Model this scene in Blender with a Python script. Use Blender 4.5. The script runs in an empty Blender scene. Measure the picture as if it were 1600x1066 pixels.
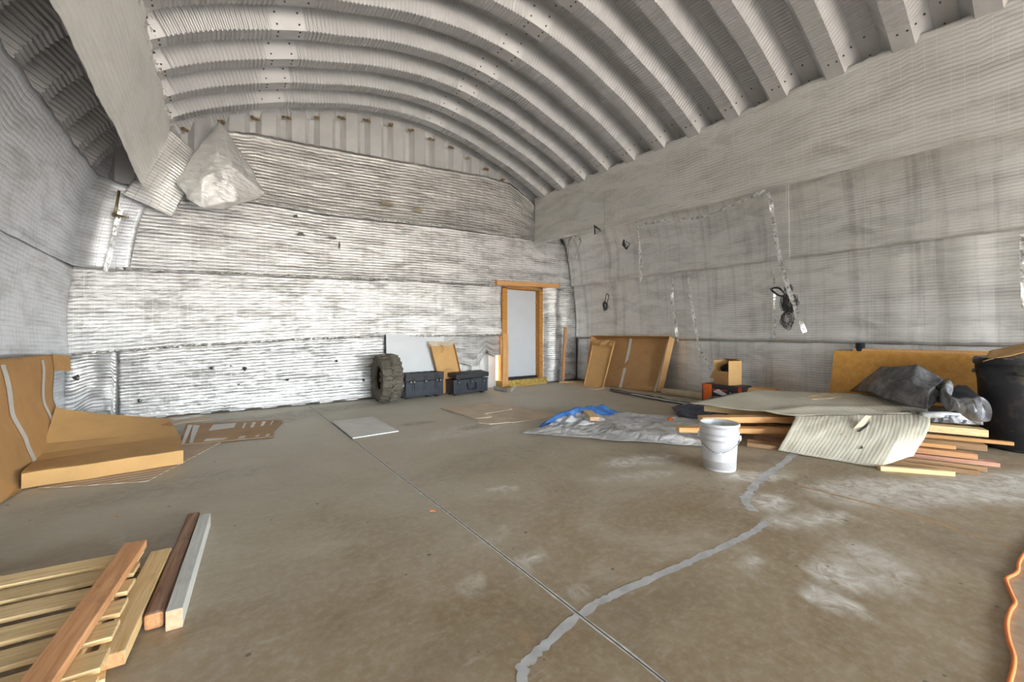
import bpy, math, random
from mathutils import Vector, Matrix, noise
C = bpy.context.scene.collection
sc = bpy.context.scene
PI = math.pi
rnd = random.Random(7)

# ------------------------------------------------------------------ helpers
def lerp(a, b, t): return a + (b - a) * t
def clamp(x, a=0., b=1.): return max(a, min(b, x))
def sstep(a, b, x):
    t = clamp((x - a) / (b - a)); return t * t * (3 - 2 * t)
def interp(tab, x):
    if x <= tab[0][0]: return tab[0][1]
    for (x0, y0), (x1, y1) in zip(tab, tab[1:]):
        if x <= x1: return lerp(y0, y1, (x - x0) / (x1 - x0))
    return tab[-1][1]
def nz(x, y, z=0., s=1.): return noise.noise(Vector((x * s, y * s, z * s)))

class MB:
    def __init__(s): s.v = []; s.f = []; s.uv = []
    def add(s, verts, faces, uv=None):
        o = len(s.v); s.v += [tuple(p) for p in verts]
        s.f += [tuple(i + o for i in f) for f in faces]
        s.uv += uv if uv else [(p[0], p[1]) for p in verts]
        return s
    def box(s, c, d, rot=None):
        x, y, z = d[0] / 2, d[1] / 2, d[2] / 2
        vs = [Vector((sx * x, sy * y, sz * z)) for sx in (-1, 1) for sy in (-1, 1) for sz in (-1, 1)]
        if rot is not None: vs = [rot @ p for p in vs]
        c = Vector(c)
        return s.add([p + c for p in vs], [(0,1,3,2), (4,6,7,5), (0,4,5,1), (2,3,7,6), (0,2,6,4), (1,5,7,3)])
    def grid(s, fn, nu, nv, uvfn=None):
        vs = []; uv = []
        for j in range(nv + 1):
            for i in range(nu + 1):
                u, v = i / nu, j / nv
                vs.append(fn(u, v)); uv.append(uvfn(u, v) if uvfn else (u, v))
        n = nu + 1
        return s.add(vs, [(j*n+i, j*n+i+1, (j+1)*n+i+1, (j+1)*n+i) for j in range(nv) for i in range(nu)], uv)
    def lathe(s, prof, n=32, c=(0,0,0), cap=False):
        vs = []
        for r, z in prof:
            for k in range(n):
                a = 2 * PI * k / n; vs.append((c[0] + r * math.cos(a), c[1] + r * math.sin(a), c[2] + z))
        fs = [(j*n+k, j*n+(k+1)%n, (j+1)*n+(k+1)%n, (j+1)*n+k) for j in range(len(prof)-1) for k in range(n)]
        if cap: fs += [tuple(range(n))[::-1], tuple((len(prof)-1)*n + k for k in range(n))]
        return s.add(vs, fs)
    def tube(s, pts, r, n=8, cap=True):
        pts = [Vector(p) for p in pts]; vs = []; m = len(pts)
        up = Vector((0.13, 0.21, 1)).normalized()
        for i, p in enumerate(pts):
            d = (pts[min(i+1, m-1)] - pts[max(i-1, 0)]).normalized()
            a = d.cross(up)
            if a.length < 1e-3: a = d.cross(Vector((1, 0, 0)))
            a.normalize(); b = d.cross(a).normalized()
            rr = r[i] if isinstance(r, (list, tuple)) else r
            for k in range(n):
                t = 2 * PI * k / n; vs.append(p + a * (rr * math.cos(t)) + b * (rr * math.sin(t)))
        fs = [(i*n+k, i*n+(k+1)%n, (i+1)*n+(k+1)%n, (i+1)*n+k) for i in range(m-1) for k in range(n)]
        if cap: fs += [tuple(range(n))[::-1], tuple((m-1)*n + k for k in range(n))]
        return s.add(vs, fs)
    def prism(s, poly, n, t):
        """closed polygon of 3-D points, thickened by t along n"""
        n = Vector(n).normalized() * t; m = len(poly)
        a = [Vector(p) for p in poly]; vs = a + [p + n for p in a]
        fs = [tuple(range(m))[::-1], tuple(range(m, 2*m))] + [(i, (i+1)%m, (i+1)%m+m, i+m) for i in range(m)]
        return s.add(vs, fs)

def spline(pts, n):
    """Catmull-Rom through points, n steps per span"""
    P = [Vector(p) for p in pts]; P = [P[0]*2 - P[1]] + P + [P[-1]*2 - P[-2]]
    out = []
    for i in range(1, len(P) - 2):
        a, b, c, d = P[i-1], P[i], P[i+1], P[i+2]
        for k in range(n):
            t = k / n
            out.append(0.5 * ((2*b) + (c - a)*t + (2*a - 5*b + 4*c - d)*t*t + (3*b - a - 3*c + d)*t**3))
    out.append(P[-2]); return out

def obj(name, mb, mat, parent=None, smooth=False, bevel=0., solid=0., sub=0, world=True, off=-1., auto=None):
    v = mb.v
    if parent is not None and world:
        L = parent.location; v = [(p[0]-L[0], p[1]-L[1], p[2]-L[2]) for p in v]
    me = bpy.data.meshes.new(name); me.from_pydata(v, [], mb.f); me.validate(); me.update()
    if len(me.vertices) == len(mb.uv):
        uvl = me.uv_layers.new(name='UVMap')
        for l in me.loops: uvl.data[l.index].uv = mb.uv[l.vertex_index]
    me.materials.append(mat)
    o = bpy.data.objects.new(name, me); C.objects.link(o)
    if smooth:
        for p in me.polygons: p.use_smooth = True
    if parent is not None: o.parent = parent
    if sub:
        m = o.modifiers.new('sub', 'SUBSURF'); m.levels = m.render_levels = sub
    if solid:
        m = o.modifiers.new('solid', 'SOLIDIFY'); m.thickness = solid; m.offset = off
    if bevel:
        m = o.modifiers.new('bevel', 'BEVEL'); m.width = bevel; m.segments = 2; m.limit_method = 'ANGLE'; m.angle_limit = 0.6
    return o
def tag(o, label, cat, group=None, kind=None):
    o['label'] = label; o['category'] = cat
    if group: o['group'] = group
    if kind: o['kind'] = kind
    return o
def thing(name, label, cat, loc=(0,0,0), group=None):
    o = bpy.data.objects.new(name, None); C.objects.link(o); o.location = loc; o.empty_display_size = .1
    return tag(o, label, cat, group)
def struct(name, mb, mat, label, cat, **k):
    o = obj(name, mb, mat, **k); o['kind'] = 'structure'; o['label'] = label; o['category'] = cat
    return o

# ------------------------------------------------------------------ materials
class NT:
    def __init__(s, name):
        s.m = bpy.data.materials.new(name); s.m.use_nodes = True
        s.t = s.m.node_tree; s.t.nodes.clear()
        s.out = s.n('ShaderNodeOutputMaterial'); s.b = s.n('ShaderNodeBsdfPrincipled')
        s.l(s.b.outputs[0], s.out.inputs[0])
    def n(s, typ, **k):
        x = s.t.nodes.new(typ)
        for a, v in k.items(): setattr(x, a, v)
        return x
    def l(s, a, b): s.t.links.new(a, b)
    def put(s, sock, v):
        if hasattr(v, 'is_output') or isinstance(v, bpy.types.NodeSocket): s.l(v, sock)
        else: sock.default_value = v
    def coord(s, kind='Object'): return s.n('ShaderNodeTexCoord').outputs[kind]
    def mapv(s, vec, scale=(1,1,1), loc=(0,0,0), rot=(0,0,0)):
        m = s.n('ShaderNodeMapping'); s.l(vec, m.inputs[0]); m.inputs['Scale'].default_value = scale
        m.inputs['Location'].default_value = loc; m.inputs['Rotation'].default_value = rot; return m.outputs[0]
    def noise(s, vec, scale=5., detail=3., rough=.55, dist=0.):
        x = s.n('ShaderNodeTexNoise'); s.l(vec, x.inputs['Vector']); x.inputs['Scale'].default_value = scale
        x.inputs['Detail'].default_value = detail; x.inputs['Roughness'].default_value = rough; x.inputs['Distortion'].default_value = dist
        return x.outputs[0]
    def ramp(s, fac, stops, interp='LINEAR'):
        r = s.n('ShaderNodeValToRGB'); s.l(fac, r.inputs[0]); e = r.color_ramp.elements; r.color_ramp.interpolation = interp
        while len(e) < len(stops): e.new(0.5)
        for i, (p, c) in enumerate(stops):
            e[i].position = p; e[i].color = (c, c, c, 1) if isinstance(c, (int, float)) else (*c, 1)
        return r.outputs[0]
    def mix(s, fac, a, b, mode='MIX'):
        x = s.n('ShaderNodeMix', data_type='RGBA', blend_type=mode)
        s.put(x.inputs[0], fac)
        for i, v in ((6, a), (7, b)):
            if isinstance(v, (tuple, list)): x.inputs[i].default_value = (*v, 1) if len(v) == 3 else v
            elif isinstance(v, (int, float)): x.inputs[i].default_value = (v, v, v, 1)
            else: s.l(v, x.inputs[i])
        return x.outputs[2]
    def math(s, op, a, b=0., c=None):
        x = s.n('ShaderNodeMath', operation=op); s.put(x.inputs[0], a); s.put(x.inputs[1], b)
        if c is not None: s.put(x.inputs[2], c)
        return x.outputs[0]
    def bump(s, h, strength=.5, dist=.01, normal=None):
        b = s.n('ShaderNodeBump'); s.l(h, b.inputs['Height']); b.inputs['Strength'].default_value = strength
        b.inputs['Distance'].default_value = dist
        if normal is not None: s.l(normal, b.inputs['Normal'])
        return b.outputs[0]
    def done(s, col=None, rough=None, metal=None, normal=None, **k):
        I = s.b.inputs
        if col is not None:
            if isinstance(col, tuple): I['Base Color'].default_value = (*col, 1)
            else: s.l(col, I['Base Color'])
        if rough is not None: s.put(I['Roughness'], rough)
        if metal is not None: s.put(I['Metallic'], metal)
        if normal is not None: s.l(normal, I['Normal'])
        for a, v in k.items(): I[a].default_value = v
        return s.m
def sep(t, vec):
    x = t.n('ShaderNodeSeparateXYZ'); t.l(vec, x.inputs[0]); return x.outputs

def plain(name, col, rough=.5, metal=0., var=.12, scale=14., bump=.0, spec=.5):
    t = NT(name); o = t.coord(); a = t.noise(o, scale, 4)
    c0 = tuple(c * (1 - var) for c in col); c1 = tuple(min(1, c * (1 + var)) for c in col)
    c = t.ramp(a, [(.3, c0), (.7, c1)])
    nrm = t.bump(t.noise(o, scale * 4, 3), bump, .004) if bump else None
    return t.done(c, rough, metal, nrm, **{'Specular IOR Level': spec})

def foil(name, tint=(.9, .9, .9), stain=.5, pitch=.045, ridge=.6, vert=0., warm=0., rough=.3, metal=.8, threads=.6, b1=.4, b2=.2, groove_k=.6, gk=.14):
    """reflective bubble insulation: cross ridges, scrim threads, dirt and scuffs; UV in metres"""
    t = NT(name); uv = t.coord('UV'); X, Y, _ = sep(t, uv)
    wob = t.noise(uv, 2.2, 2)
    ph = t.math('ADD', t.math('MULTIPLY', Y, 2 * PI / pitch), t.math('MULTIPLY', wob, 1.6))
    rid = t.math('MULTIPLY_ADD', t.math('SINE', ph), .5, .5)
    rid = t.math('POWER', rid, .55)
    fine = t.noise(uv, 70., 3, .6)
    med = t.noise(t.mapv(uv, (2.5, 5.5, 1)), 2.2, 4, .6)
    h = t.math('ADD', t.math('MULTIPLY', rid, ridge), t.math('MULTIPLY', fine, .55))
    n1 = t.bump(h, b1, .012)
    n2 = t.bump(med, b2, .09, n1)
    # scrim threads across the sheet
    th = t.math('SINE', t.math('MULTIPLY', X, 2 * PI / .095))
    th = t.math('MULTIPLY', t.math('GREATER_THAN', th, .985), t.math('GREATER_THAN', t.noise(t.mapv(uv, (30, 3, 1)), 1., 2), .48))
    # dirt: smears along the ridges, vertical runs, dark specks
    s1 = t.ramp(t.noise(t.mapv(uv, (.9, 3.2, 1)), 1.6, 6, .68, .6), [(.45, 0.), (.68, 1.)])
    s2 = t.ramp(t.noise(t.mapv(uv, (7., .35, 1)), 1., 4, .6), [(.50, 0.), (.68, 1.)])
    s3 = t.ramp(t.noise(uv, 26., 2, .5), [(.74, 0.), (.82, 1.)])
    groove = t.ramp(rid, [(.0, 1.), (.5, 0.)])  # not dirt: dark lines between ridges painted in for the reflected dark roof
    grp = t.math('MULTIPLY', groove, t.ramp(t.noise(t.mapv(uv, (.8, 1.6, 1)), 1.5, 5, .65), [(.38, .15), (.66, 1.)]))
    d = t.math('ADD', t.math('MULTIPLY', s1, .75 * stain), t.math('MULTIPLY', grp, groove_k))
    d = t.math('ADD', d, t.math('MULTIPLY', s2, vert))
    d = t.math('MINIMUM', t.math('ADD', d, t.math('MULTIPLY', s3, .3 * stain)), 1.)
    dark = (.20 + .05 * warm, .195 + .02 * warm, .19 - .03 * warm)
    col = t.mix(d, tint, dark)
    br = t.ramp(t.noise(t.mapv(uv, (.8, 2., 1), (3, 9, 0)), 1.4, 4, .7), [(.68, 0.), (.82, .4)])
    col = t.mix(br, col, (.52, .43, .30))
    if threads: col = t.mix(t.math('MULTIPLY', th, threads), col, (.93, .93, .93) if vert or warm else (.3, .3, .3))
    gx = t.math('GREATER_THAN', t.math('SINE', t.math('MULTIPLY', X, 2 * PI / .047)), .95)
    col = t.mix(t.math('MULTIPLY', gx, gk), col, (.25, .25, .25))
    r = t.ramp(t.noise(uv, 9., 3), [(.3, max(.05, rough - .08)), (.7, rough + .12)])
    return t.done(col, r, metal, n2)

M = {}
M['foil_back'] = foil('foil_back', (.75, .75, .76), .95, .050, vert=.16, gk=.07, threads=.3, b1=.5, b2=.26, groove_k=.75, rough=.42, metal=.7)
M['foil_dingy'] = foil('foil_dingy', (.60, .595, .58), .8, .050, gk=.07, threads=.3, b1=.5, b2=.26, groove_k=.8, rough=.42, metal=.7, vert=.12)
M['foil_low'] = foil('foil_low', (.76, .76, .775), 1.05, .050, ridge=.8, vert=.12, gk=.06, threads=.3, b1=.55, b2=.28, groove_k=.85, rough=.40, metal=.7)
M['foil_right'] = foil('foil_right', (.82, .817, .805), .45, .040, vert=.27, rough=.40, b1=.18, b2=.06, groove_k=.5, metal=.7, gk=.03, threads=.35)
M['foil_top'] = foil('foil_top', (.79, .782, .76), .42, .042, ridge=.6, warm=1., rough=.42, metal=.62, b1=.42, b2=.08, groove_k=.45, gk=.03, threads=.45)
M['foil_left'] = foil('foil_left', (.74, .77, .82), .5, .045, rough=.44, b1=.2, b2=.06, groove_k=.45, metal=.75, gk=.08)
M['foil_curtain'] = foil('foil_curtain', (.92, .92, .91), .18, .05, ridge=.5, rough=.5, metal=.3, threads=0, b1=.4, b2=.06, groove_k=.15, gk=0.)
M['foil_flap'] = foil('foil_flap', (.97, .97, .96), .35, .045, ridge=.8, rough=.36, b1=.5, b2=.12, groove_k=.7, metal=.55, gk=.05)
M['foil_crumple'] = foil('foil_crumple', (.97, .97, .96), .3, .4, ridge=.05, rough=.42, metal=.45, b1=.3, b2=.4, groove_k=.05, gk=0., threads=0)
def tape_mat():
    t = NT('foil_tape'); o = t.coord(); a = t.noise(o, 22., 4, .6)
    c = t.ramp(a, [(.35, (.35, .35, .34)), (.55, (.95, .95, .95))])
    return t.done(c, .22, .85, t.bump(a, .8, .02))
M['tape'] = tape_mat()
def steel(name, col, rough=.42, metal=.75):
    t = NT(name); o = t.coord(); a = t.noise(t.mapv(o, (1, 3, 1)), 3., 5, .6)
    c = t.ramp(a, [(.3, tuple(x * .86 for x in col)), (.7, col)])
    return t.done(c, rough, metal, t.bump(t.noise(o, 30, 3), .06, .01))
M['steel'] = steel('galvanised_steel', (.56, .56, .57), .50, .45)
M['panel'] = steel('end_wall_steel', (.80, .80, .80), .38, .45)
M['bolt'] = plain('bolt_dark', (.10, .09, .08), .5, .5)
M['fibre'] = plain('torn_fibre', (.74, .71, .66), .95, 0, .15, 40, .5)

# ------------------------------------------------------------------ shell of the arched building
XC = 2.98; YB = 7.64; YF = -7.0
PROF = [(0, 5.17), (.42, 5.15), (1.1, 5.04), (1.72, 4.86), (2.23, 4.70), (3.0, 4.37), (3.53, 4.04), (3.98, 3.64), (4.26, 3.18), (4.46, 2.45), (4.57, 1.7), (4.6, .9), (4.6, 0)]
half = spline([(u, h, 0) for u, h in PROF], 24)
full = [Vector((-p.x, p.y, 0)) for p in half[::-1]] + [p.copy() for p in half[1:]]
acc = [0.]
for a, b in zip(full, full[1:]): acc.append(acc[-1] + (b - a).length)
LEN = acc[-1]
def arch_at(s):
    """arc length from the left foot -> (x, h, outward normal x, outward normal h)"""
    s = clamp(s, 0, LEN - 1e-6)
    lo, hi = 0, len(acc) - 1
    while hi - lo > 1:
        m = (lo + hi) // 2
        if acc[m] <= s: lo = m
        else: hi = m
    t = (s - acc[lo]) / max(1e-9, acc[hi] - acc[lo]); p = full[lo].lerp(full[hi], t); d = (full[hi] - full[lo]).normalized()
    return p.x + XC, p.y, -d.y, d.x
def s_of_u(u):
    best = min(range(len(full)), key=lambda i: abs(full[i].x - u) if full[i].y > 1.8 else 9); return acc[best]
def u_of_h(h):
    """half width of the arch at height h"""
    for a, b in zip(half, half[1:]):
        if b.y <= h <= a.y: return lerp(b.x, a.x, (h - b.y) / max(1e-9, a.y - b.y))
    return half[-1].x
def h_of_u(u):
    u = abs(u)
    for a, b in zip(half, half[1:]):
        if a.x <= u <= b.x: return lerp(a.y, b.y, (u - a.x) / max(1e-9, b.x - a.x))
    return 0.
SEAMS = [s_of_u(u) for u in (-3.53, -2.28, .37, 3.05)]
DEEP = .215
def arch_mesh(s0, s1, step):
    n = int((s1 - s0) / step); rows = []
    ys = []
    k = 0
    y0 = 1.67 + .61 * 11
    while y0 > YF - .3:
        ys += [(y0, 0.), (y0 - .12, DEEP), (y0 - .31, DEEP), (y0 - .43, 0.)]; y0 -= .61
    ys = [(min(y, YB + .26), d) for y, d in ys]
    mb = MB(); vs = []
    for i in range(n + 1):
        s = lerp(s0, s1, i / n); x, h, nx, nh = arch_at(s)
        flat = min([abs(s - q) for q in SEAMS])
        cr = .013 * ((0, 1, 1, 0)[i % 4] - .5) * (0 if flat < .19 else 1)
        for y, d in ys: vs.append((x + nx * (d + cr), y, h + nh * (d + cr)))
    m = len(ys)
    mb.add(vs, [(i*m+j, i*m+j+1, (i+1)*m+j+1, (i+1)*m+j) for i in range(n) for j in range(m - 1)])
    return mb
SL = s_of_u(-4.44)
struct('ceiling', arch_mesh(SL, LEN - SL, .0115), M['steel'], 'arched ribbed steel roof of the shed', 'ceiling')
struct('wall_left', arch_mesh(0, SL, .06), M['steel'], 'left steel side wall behind the foil', 'wall')
struct('wall_right', arch_mesh(LEN - SL, LEN, .06), M['steel'], 'right steel side wall behind the foil', 'wall')
ceil = bpy.data.objects['ceiling']
bm = MB()
for q in SEAMS:
    for ds in (-.12, .12):
        x, h, nx, nh = arch_at(q + ds)
        y0 = 1.67 + .61 * 9
        while y0 > .2:
            for dy, d in ((-.03, .05), (-.09, .14), (-.5, 0), (-.58, 0), (-.2, DEEP)):
                c = Vector((x + nx * (d - .003), y0 + dy, h + nh * (d - .003)))
                bm.box(c, (.016, .016, .012), Matrix.Rotation(math.atan2(nx, nh), 3, 'Y'))
            y0 -= .61
bo = obj('bolt', bm, M['bolt'], ceil); bo['kind'] = 'stuff'; bo['label'] = 'dark bolt heads along the roof seams'

# end wall of vertical ribbed panels, cut to the arch, with the door opening
DX0, DX1, DH = 5.33, 6.27, 2.24
def endwall(y, fn_in):
    mb = MB(); xs = []
    x = XC - 4.95
    pat = [(0, 0), (.20, 0), (.275, .095), (.35, .095), (.43, 0)]
    k = 0
    while x < XC + 5.0:
        for a, d in pat[:-1]: xs.append((x + a, d))
        x += .43
    for c_ in (DX0 - .06, DX1 + .06): xs.append((c_, interp(sorted(xs), c_)))
    xs.sort(); vs = []; fs = []
    for (xa, da), (xb, db) in zip(xs, xs[1:]):
        if xb > XC + 4.95: break
        segs = [(0., None)]
        lo = DH if (xa > DX0 - .07 and xb < DX1 + .07) else 0.
        ta = max(2.6, h_of_u(xa - XC) + .30); tb = max(2.6, h_of_u(xb - XC) + .30)
        o = len(vs); vs += [(xa, y + da, lo), (xb, y + db, lo), (xb, y + db, tb), (xa, y + da, ta)]; fs.append((o, o+1, o+2, o+3))
    return MB().add(vs, fs)
struct('wall_back', endwall(YB + .07, None), M['panel'], 'ribbed steel end wall behind the foil', 'wall')
M['stain_tan'] = plain('spray_foam', (.30, .20, .09), .9, 0, .5, 30, .8)
fm = MB()
for k in range(22):
    u = -4.0 + k * .43 - .02
    if abs(u) < 4.0:
        for q in range(3):
            c = (XC + u + .28 + rnd.uniform(-.05, .05), YB + .03, h_of_u(u + .28) - .005 + rnd.uniform(-.02, .015))
            fm.lathe([(.004, -.02), (.03 + rnd.random() * .02, -.008), (.035, .005), (.004, .02)], 7, c)
fo = obj('foam_blob', fm, M['stain_tan'], bpy.data.objects['wall_back'], smooth=True); fo['kind'] = 'stuff'; fo['label'] = 'brown foam stuffed into the gaps under the arch'
# front wall behind the camera with the large open doorway
fw = MB(); OX0, OX1, OH = .6, 7.0, 2.7
for x0, x1, h0, h1 in ((XC - 4.8, OX0, 0, 4.6), (OX1, XC + 4.8, 0, 4.6), (XC - 4.8, XC + 4.8, OH, 5.6)):
    fw.box(((x0 + x1) / 2, YF, (h0 + h1) / 2), (x1 - x0, .12, h1 - h0))
struct('wall_front', fw, M['panel'], 'front wall with the wide open doorway', 'wall')
SKY=.45; SUN=6.; EXPO=3.87
# ------------------------------------------------------------------ concrete floor
def floor_mat():
    t = NT('concrete'); o = t.coord('Object')
    big = t.noise(o, 1.1, 7, .68, .5); med = t.noise(o, 2.6, 6, .65); fine = t.noise(o, 24, 5, .7)
    col = t.ramp(big, [(.38, (.27, .195, .11)), (.5, (.345, .27, .172)), (.62, (.43, .37, .275))])
    col = t.mix(t.ramp(med, [(.38, .0), (.66, .6)]), col, (.29, .215, .13))
    col = t.mix(t.ramp(fine, [(.45, 0.), (.8, .35)]), col, (.60, .56, .49))
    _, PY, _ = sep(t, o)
    far_lift = t.ramp(t.math('ADD', t.math('MULTIPLY', PY, .11), t.math('MULTIPLY', med, .35)), [(.34, 0.), (.85, .9)])  # far slab greyer, and lightened in colour to offset the dim light there
    col = t.mix(far_lift, col, (.66, .625, .52))
    sc_ = t.ramp(t.noise(t.mapv(o, (1, 3.5, 1), (0, 0, 0), (0, 0, .5)), 3.5, 6, .75), [(.58, 0.), (.74, .4)])
    col = t.mix(sc_, col, (.62, .58, .50))
    a = t.n('ShaderNodeAttribute', attribute_name='stain'); R = t.n('ShaderNodeSeparateColor'); t.l(a.outputs['Color'], R.inputs[0])
    brk = t.noise(o, 9., 6, .7, 1.)
    k = t.math('MULTIPLY', R.outputs[0], t.ramp(brk, [(.36, .1), (.62, 1.)]))
    col = t.mix(k, col, (.78, .76, .70))
    k = t.math('MULTIPLY', R.outputs[1], t.ramp(brk, [(.4, .2), (.6, 1.)]))
    col = t.mix(k, col, (.17, .145, .11))
    k = t.math('MULTIPLY', R.outputs[2], t.ramp(brk, [(.4, .3), (.6, 1.)]))
    col = t.mix(k, col, (.46, .28, .13))
    v = t.n('ShaderNodeTexVoronoi', feature='F1'); v.inputs['Scale'].default_value = 8.5; t.l(t.mapv(o, (1, 1, 0)), v.inputs['Vector'])
    rr = t.n('ShaderNodeSeparateColor'); t.l(v.outputs['Color'], rr.inputs[0])
    sp = t.math('LESS_THAN', v.outputs['Distance'], t.math('MULTIPLY', rr.outputs[0], .10))
    sp = t.math('MULTIPLY', sp, t.math('GREATER_THAN', rr.outputs[1], .3))
    col = t.mix(t.math('MULTIPLY', sp, .7), col, (.10, .085, .06))
    rough = t.ramp(med, [(.3, .42), (.7, .7)])
    return t.done(col, rough, 0, t.bump(fine, .25, .005), **{'Specular IOR Level': .4})
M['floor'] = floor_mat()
X0, X1, Y0, Y1 = XC - 4.95, XC + 4.95, YF - .1, YB + .35
def blob(x, y, cx, cy, rx, ry, a=0):
    dx, dy = x - cx, y - cy; c, s = math.cos(a), math.sin(a); dx, dy = dx * c + dy * s, -dx * s + dy * c
    q = (dx / rx) ** 2 + (dy / ry) ** 2; return max(0, 1 - q) if q < 1 else 0
WH = [(3.2, 1.28, .22, .13, .2, 1.), (3.1, 1.05, .4, .08, -.4, 1.), (2.5, .72, .17, .14, .3, .9), (2.25, .66, .08, .16, 0, .9), (2.28, 1.02, .1, .07, 0, .8),
      (1.36, 1.72, .14, .05, .5, .9), (.99, 1.70, .10, .05, .6, .7), (.82, 1.68, .05, .035, 0, 1.), (1.82, 2.6, .14, .05, -.5, .8), (3.25, 2.45, .5, .16, -.3, .9),
      (3.7, 1.6, .35, .12, -.5, .9), (4.1, .9, .7, .35, -.5, .75), (4.6, .55, .9, .3, -.6, .9), (5.4, .1, 1.2, .4, -.5, .9), (2.9, 2.2, .5, .1, -.4, .5), (2.6, 4.5, .9, .3, .2, .5),
      (4.2, 5.8, 1.2, .9, 0, .45), (2.6, 6.4, .8, .6, 0, .35), (2.75, .65, .3, .2, .2, .6), (1.35, 1.4, .08, .05, 0, .8), (1.25, 2.0, .25, .04, .3, .4), (3.4, 4.9, 1.2, .15, .3, .35)]
DK = [(2.1, 3.3, 1.1, .35, .2, .25), (.2, 6.6, 1.4, .5, .1, .5), (1.6, 7.0, 1.2, .3, .05, .45), (2.75, 4.55, .35, .12, 0, .6), (2.2, 5.2, .3, .12, 0, .6), (.9, 1.35, .9, .12, 0, .2), (-.3, 4.2, .9, .3, .1, .35), (3.6, 2.25, .5, .08, -.5, .6),
      (4.4, 1.7, .7, .12, -.4, .5), (1.6, 1.1, .5, .2, 0, .3), (3.45, .35, .4, .25, 0, .4)]
RU = [(1.05, 1.72, .07, .05, .4, .35), (1.15, 1.22, .02, .015, 0, .5), (1.0, 1.3, .02, .015, 0, .5), (2.2, 3.0, .3, .06, .3, .3), (1.3, 3.1, .15, .03, 0, .5)]
mb = MB(); nx, ny = 200, 212
cols = []
def fl(u, v): return (lerp(X0, X1, u), lerp(Y0, Y1, v ** 1.0), 0.)
mb.grid(fl, nx, ny)
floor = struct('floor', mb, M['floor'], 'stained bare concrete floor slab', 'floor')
ca = floor.data.color_attributes.new('stain', 'FLOAT_COLOR', 'POINT')
for i, p in enumerate(mb.v):
    x, y = p[0], p[1]
    w_ = x + .06 * nz(x * 7, y * 7, 1.); q_ = y + .06 * nz(x * 7, y * 7, 5.)
    W = max([a * min(1, 1.6 * blob(w_, q_, cx, cy, rx, ry, an)) for cx, cy, rx, ry, an, a in WH])
    D = max([a * min(1, 1.5 * blob(w_, q_, cx, cy, rx, ry, an)) for cx, cy, rx, ry, an, a in DK])
    R_ = max([a * min(1, 1.6 * blob(w_, q_, cx, cy, rx, ry, an)) for cx, cy, rx, ry, an, a in RU])
    ca.data[i].color = (W, D, R_, 1)
M['joint'] = plain('joint_dark', (.10, .09, .08), .9)
M['joint_edge'] = plain('joint_edge', (.58, .58, .55), .9, 0, .25, 30)
M['patch'] = plain('patch_grey', (.46, .46, .45), .8, 0, .22, 9., .2)
M['rust'] = plain('rust_line', (.45, .28, .14), .9, 0, .25, 9.)
def strip(pts, w, z, n=10, jag=.2, seed=0.):
    P = spline([(x, y, 0) for x, y in pts], n); vs = []
    for i, p in enumerate(P):
        d = (P[min(i+1, len(P)-1)] - P[max(0, i-1)]).normalized(); a = Vector((-d.y, d.x, 0))
        k = w / 2
        j1 = 1 + jag * nz(i * .9, seed) + jag * nz(i * .23, seed + 4); j2 = 1 + jag * nz(i * .9, seed + 9) + jag * nz(i * .27, seed + 2)
        q = p + a * k * j1; r = p - a * k * j2
        vs += [(q.x, q.y, z), (r.x, r.y, z)]
    return MB().add(vs, [(2*i, 2*i+1, 2*i+3, 2*i+2) for i in range(len(P) - 1)])
jx = [(1.26 + .004 * math.sin(k * 1.7), -2.4 + k * 1.0) for k in range(11)]
for nm, mb_, mt, lb in (('joint_edge', strip(jx, .022, .0008, 20, .5, 3), 'joint_edge', 'pale chipped edges of the slab joint'), ('slab_joint', strip(jx, .007, .0014, 20, .15, 1), 'joint', 'straight dark control joint cut in the slab'),
                    ('crack_patch', strip([(.62, .7), (.86, 1.13), (.98, 1.2), (1.256, 1.255), (1.48, 1.26), (1.88, 1.224), (2.15, 1.20), (2.446, 1.177), (2.70, 1.17), (2.88, 1.19)], .042, .0011, 12, .6, 7), 'patch', 'curving grey repair smear on the slab'),
                    ('crack_patch', strip([(2.95, 1.30), (3.08, 1.42), (3.3, 1.48), (3.63, 1.55), (4.2, 1.62), (4.84, 1.70)], .06, .0011, 12, .8, 9), 'patch', 'pale ragged end of the repair smear'),
                    ('rust_line', strip([(3.72, 1.3), (3.74, .9), (3.72, .6), (3.67, .44), (3.63, .19), (3.6, -.3)], .022, .0011, 16, .5, 5), 'rust', 'faint rusty streak on the slab')):
    o = obj(nm, mb_, M[mt], floor); o['label'] = lb
# ------------------------------------------------------------------ foil insulation sheets
def sheet(name, label, mat, fn, w, h, nu, nv, group=None, solid=.007, rot=False, off=0.):
    mb = MB(); mb.grid(fn, nu, nv, (lambda u, v: (v * h, u * w)) if rot else (lambda u, v: (u * w, v * h)))
    o = obj(name, mb, mat, smooth=True, solid=solid, off=off)
    return tag(o, label, 'insulation', group)
S21 = [(-1.55, .925), (-1.18, .953), (-.27, 1.023), (1.25, 1.104), (2.55, 1.152), (3.8, 1.15), (5.3, 1.17)]
S32 = [(-1.55, 2.05), (-1.18, 2.06), (-.27, 2.095), (1.25, 2.143), (3.17, 2.221), (4.95, 2.255), (7.5, 2.36)]
S43 = [(-1.3, 3.22), (.48, 3.262), (1.45, 3.247), (2.55, 3.292), (3.86, 3.372), (5.94, 3.415), (7, 3.42)]
TOP = [(.0, 4.26), (.07, 4.27), (.52, 4.345), (1.4, 4.38), (2.31, 4.445), (3.35, 4.517), (4.79, 4.62), (5.1, 4.60)]
def rag(x, a=.012, s=14., k=0.): return a * nz(x * s, k * 7.3, 1.7) + a * .6 * nz(x * s * 3.1, k, 4.1)
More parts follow.
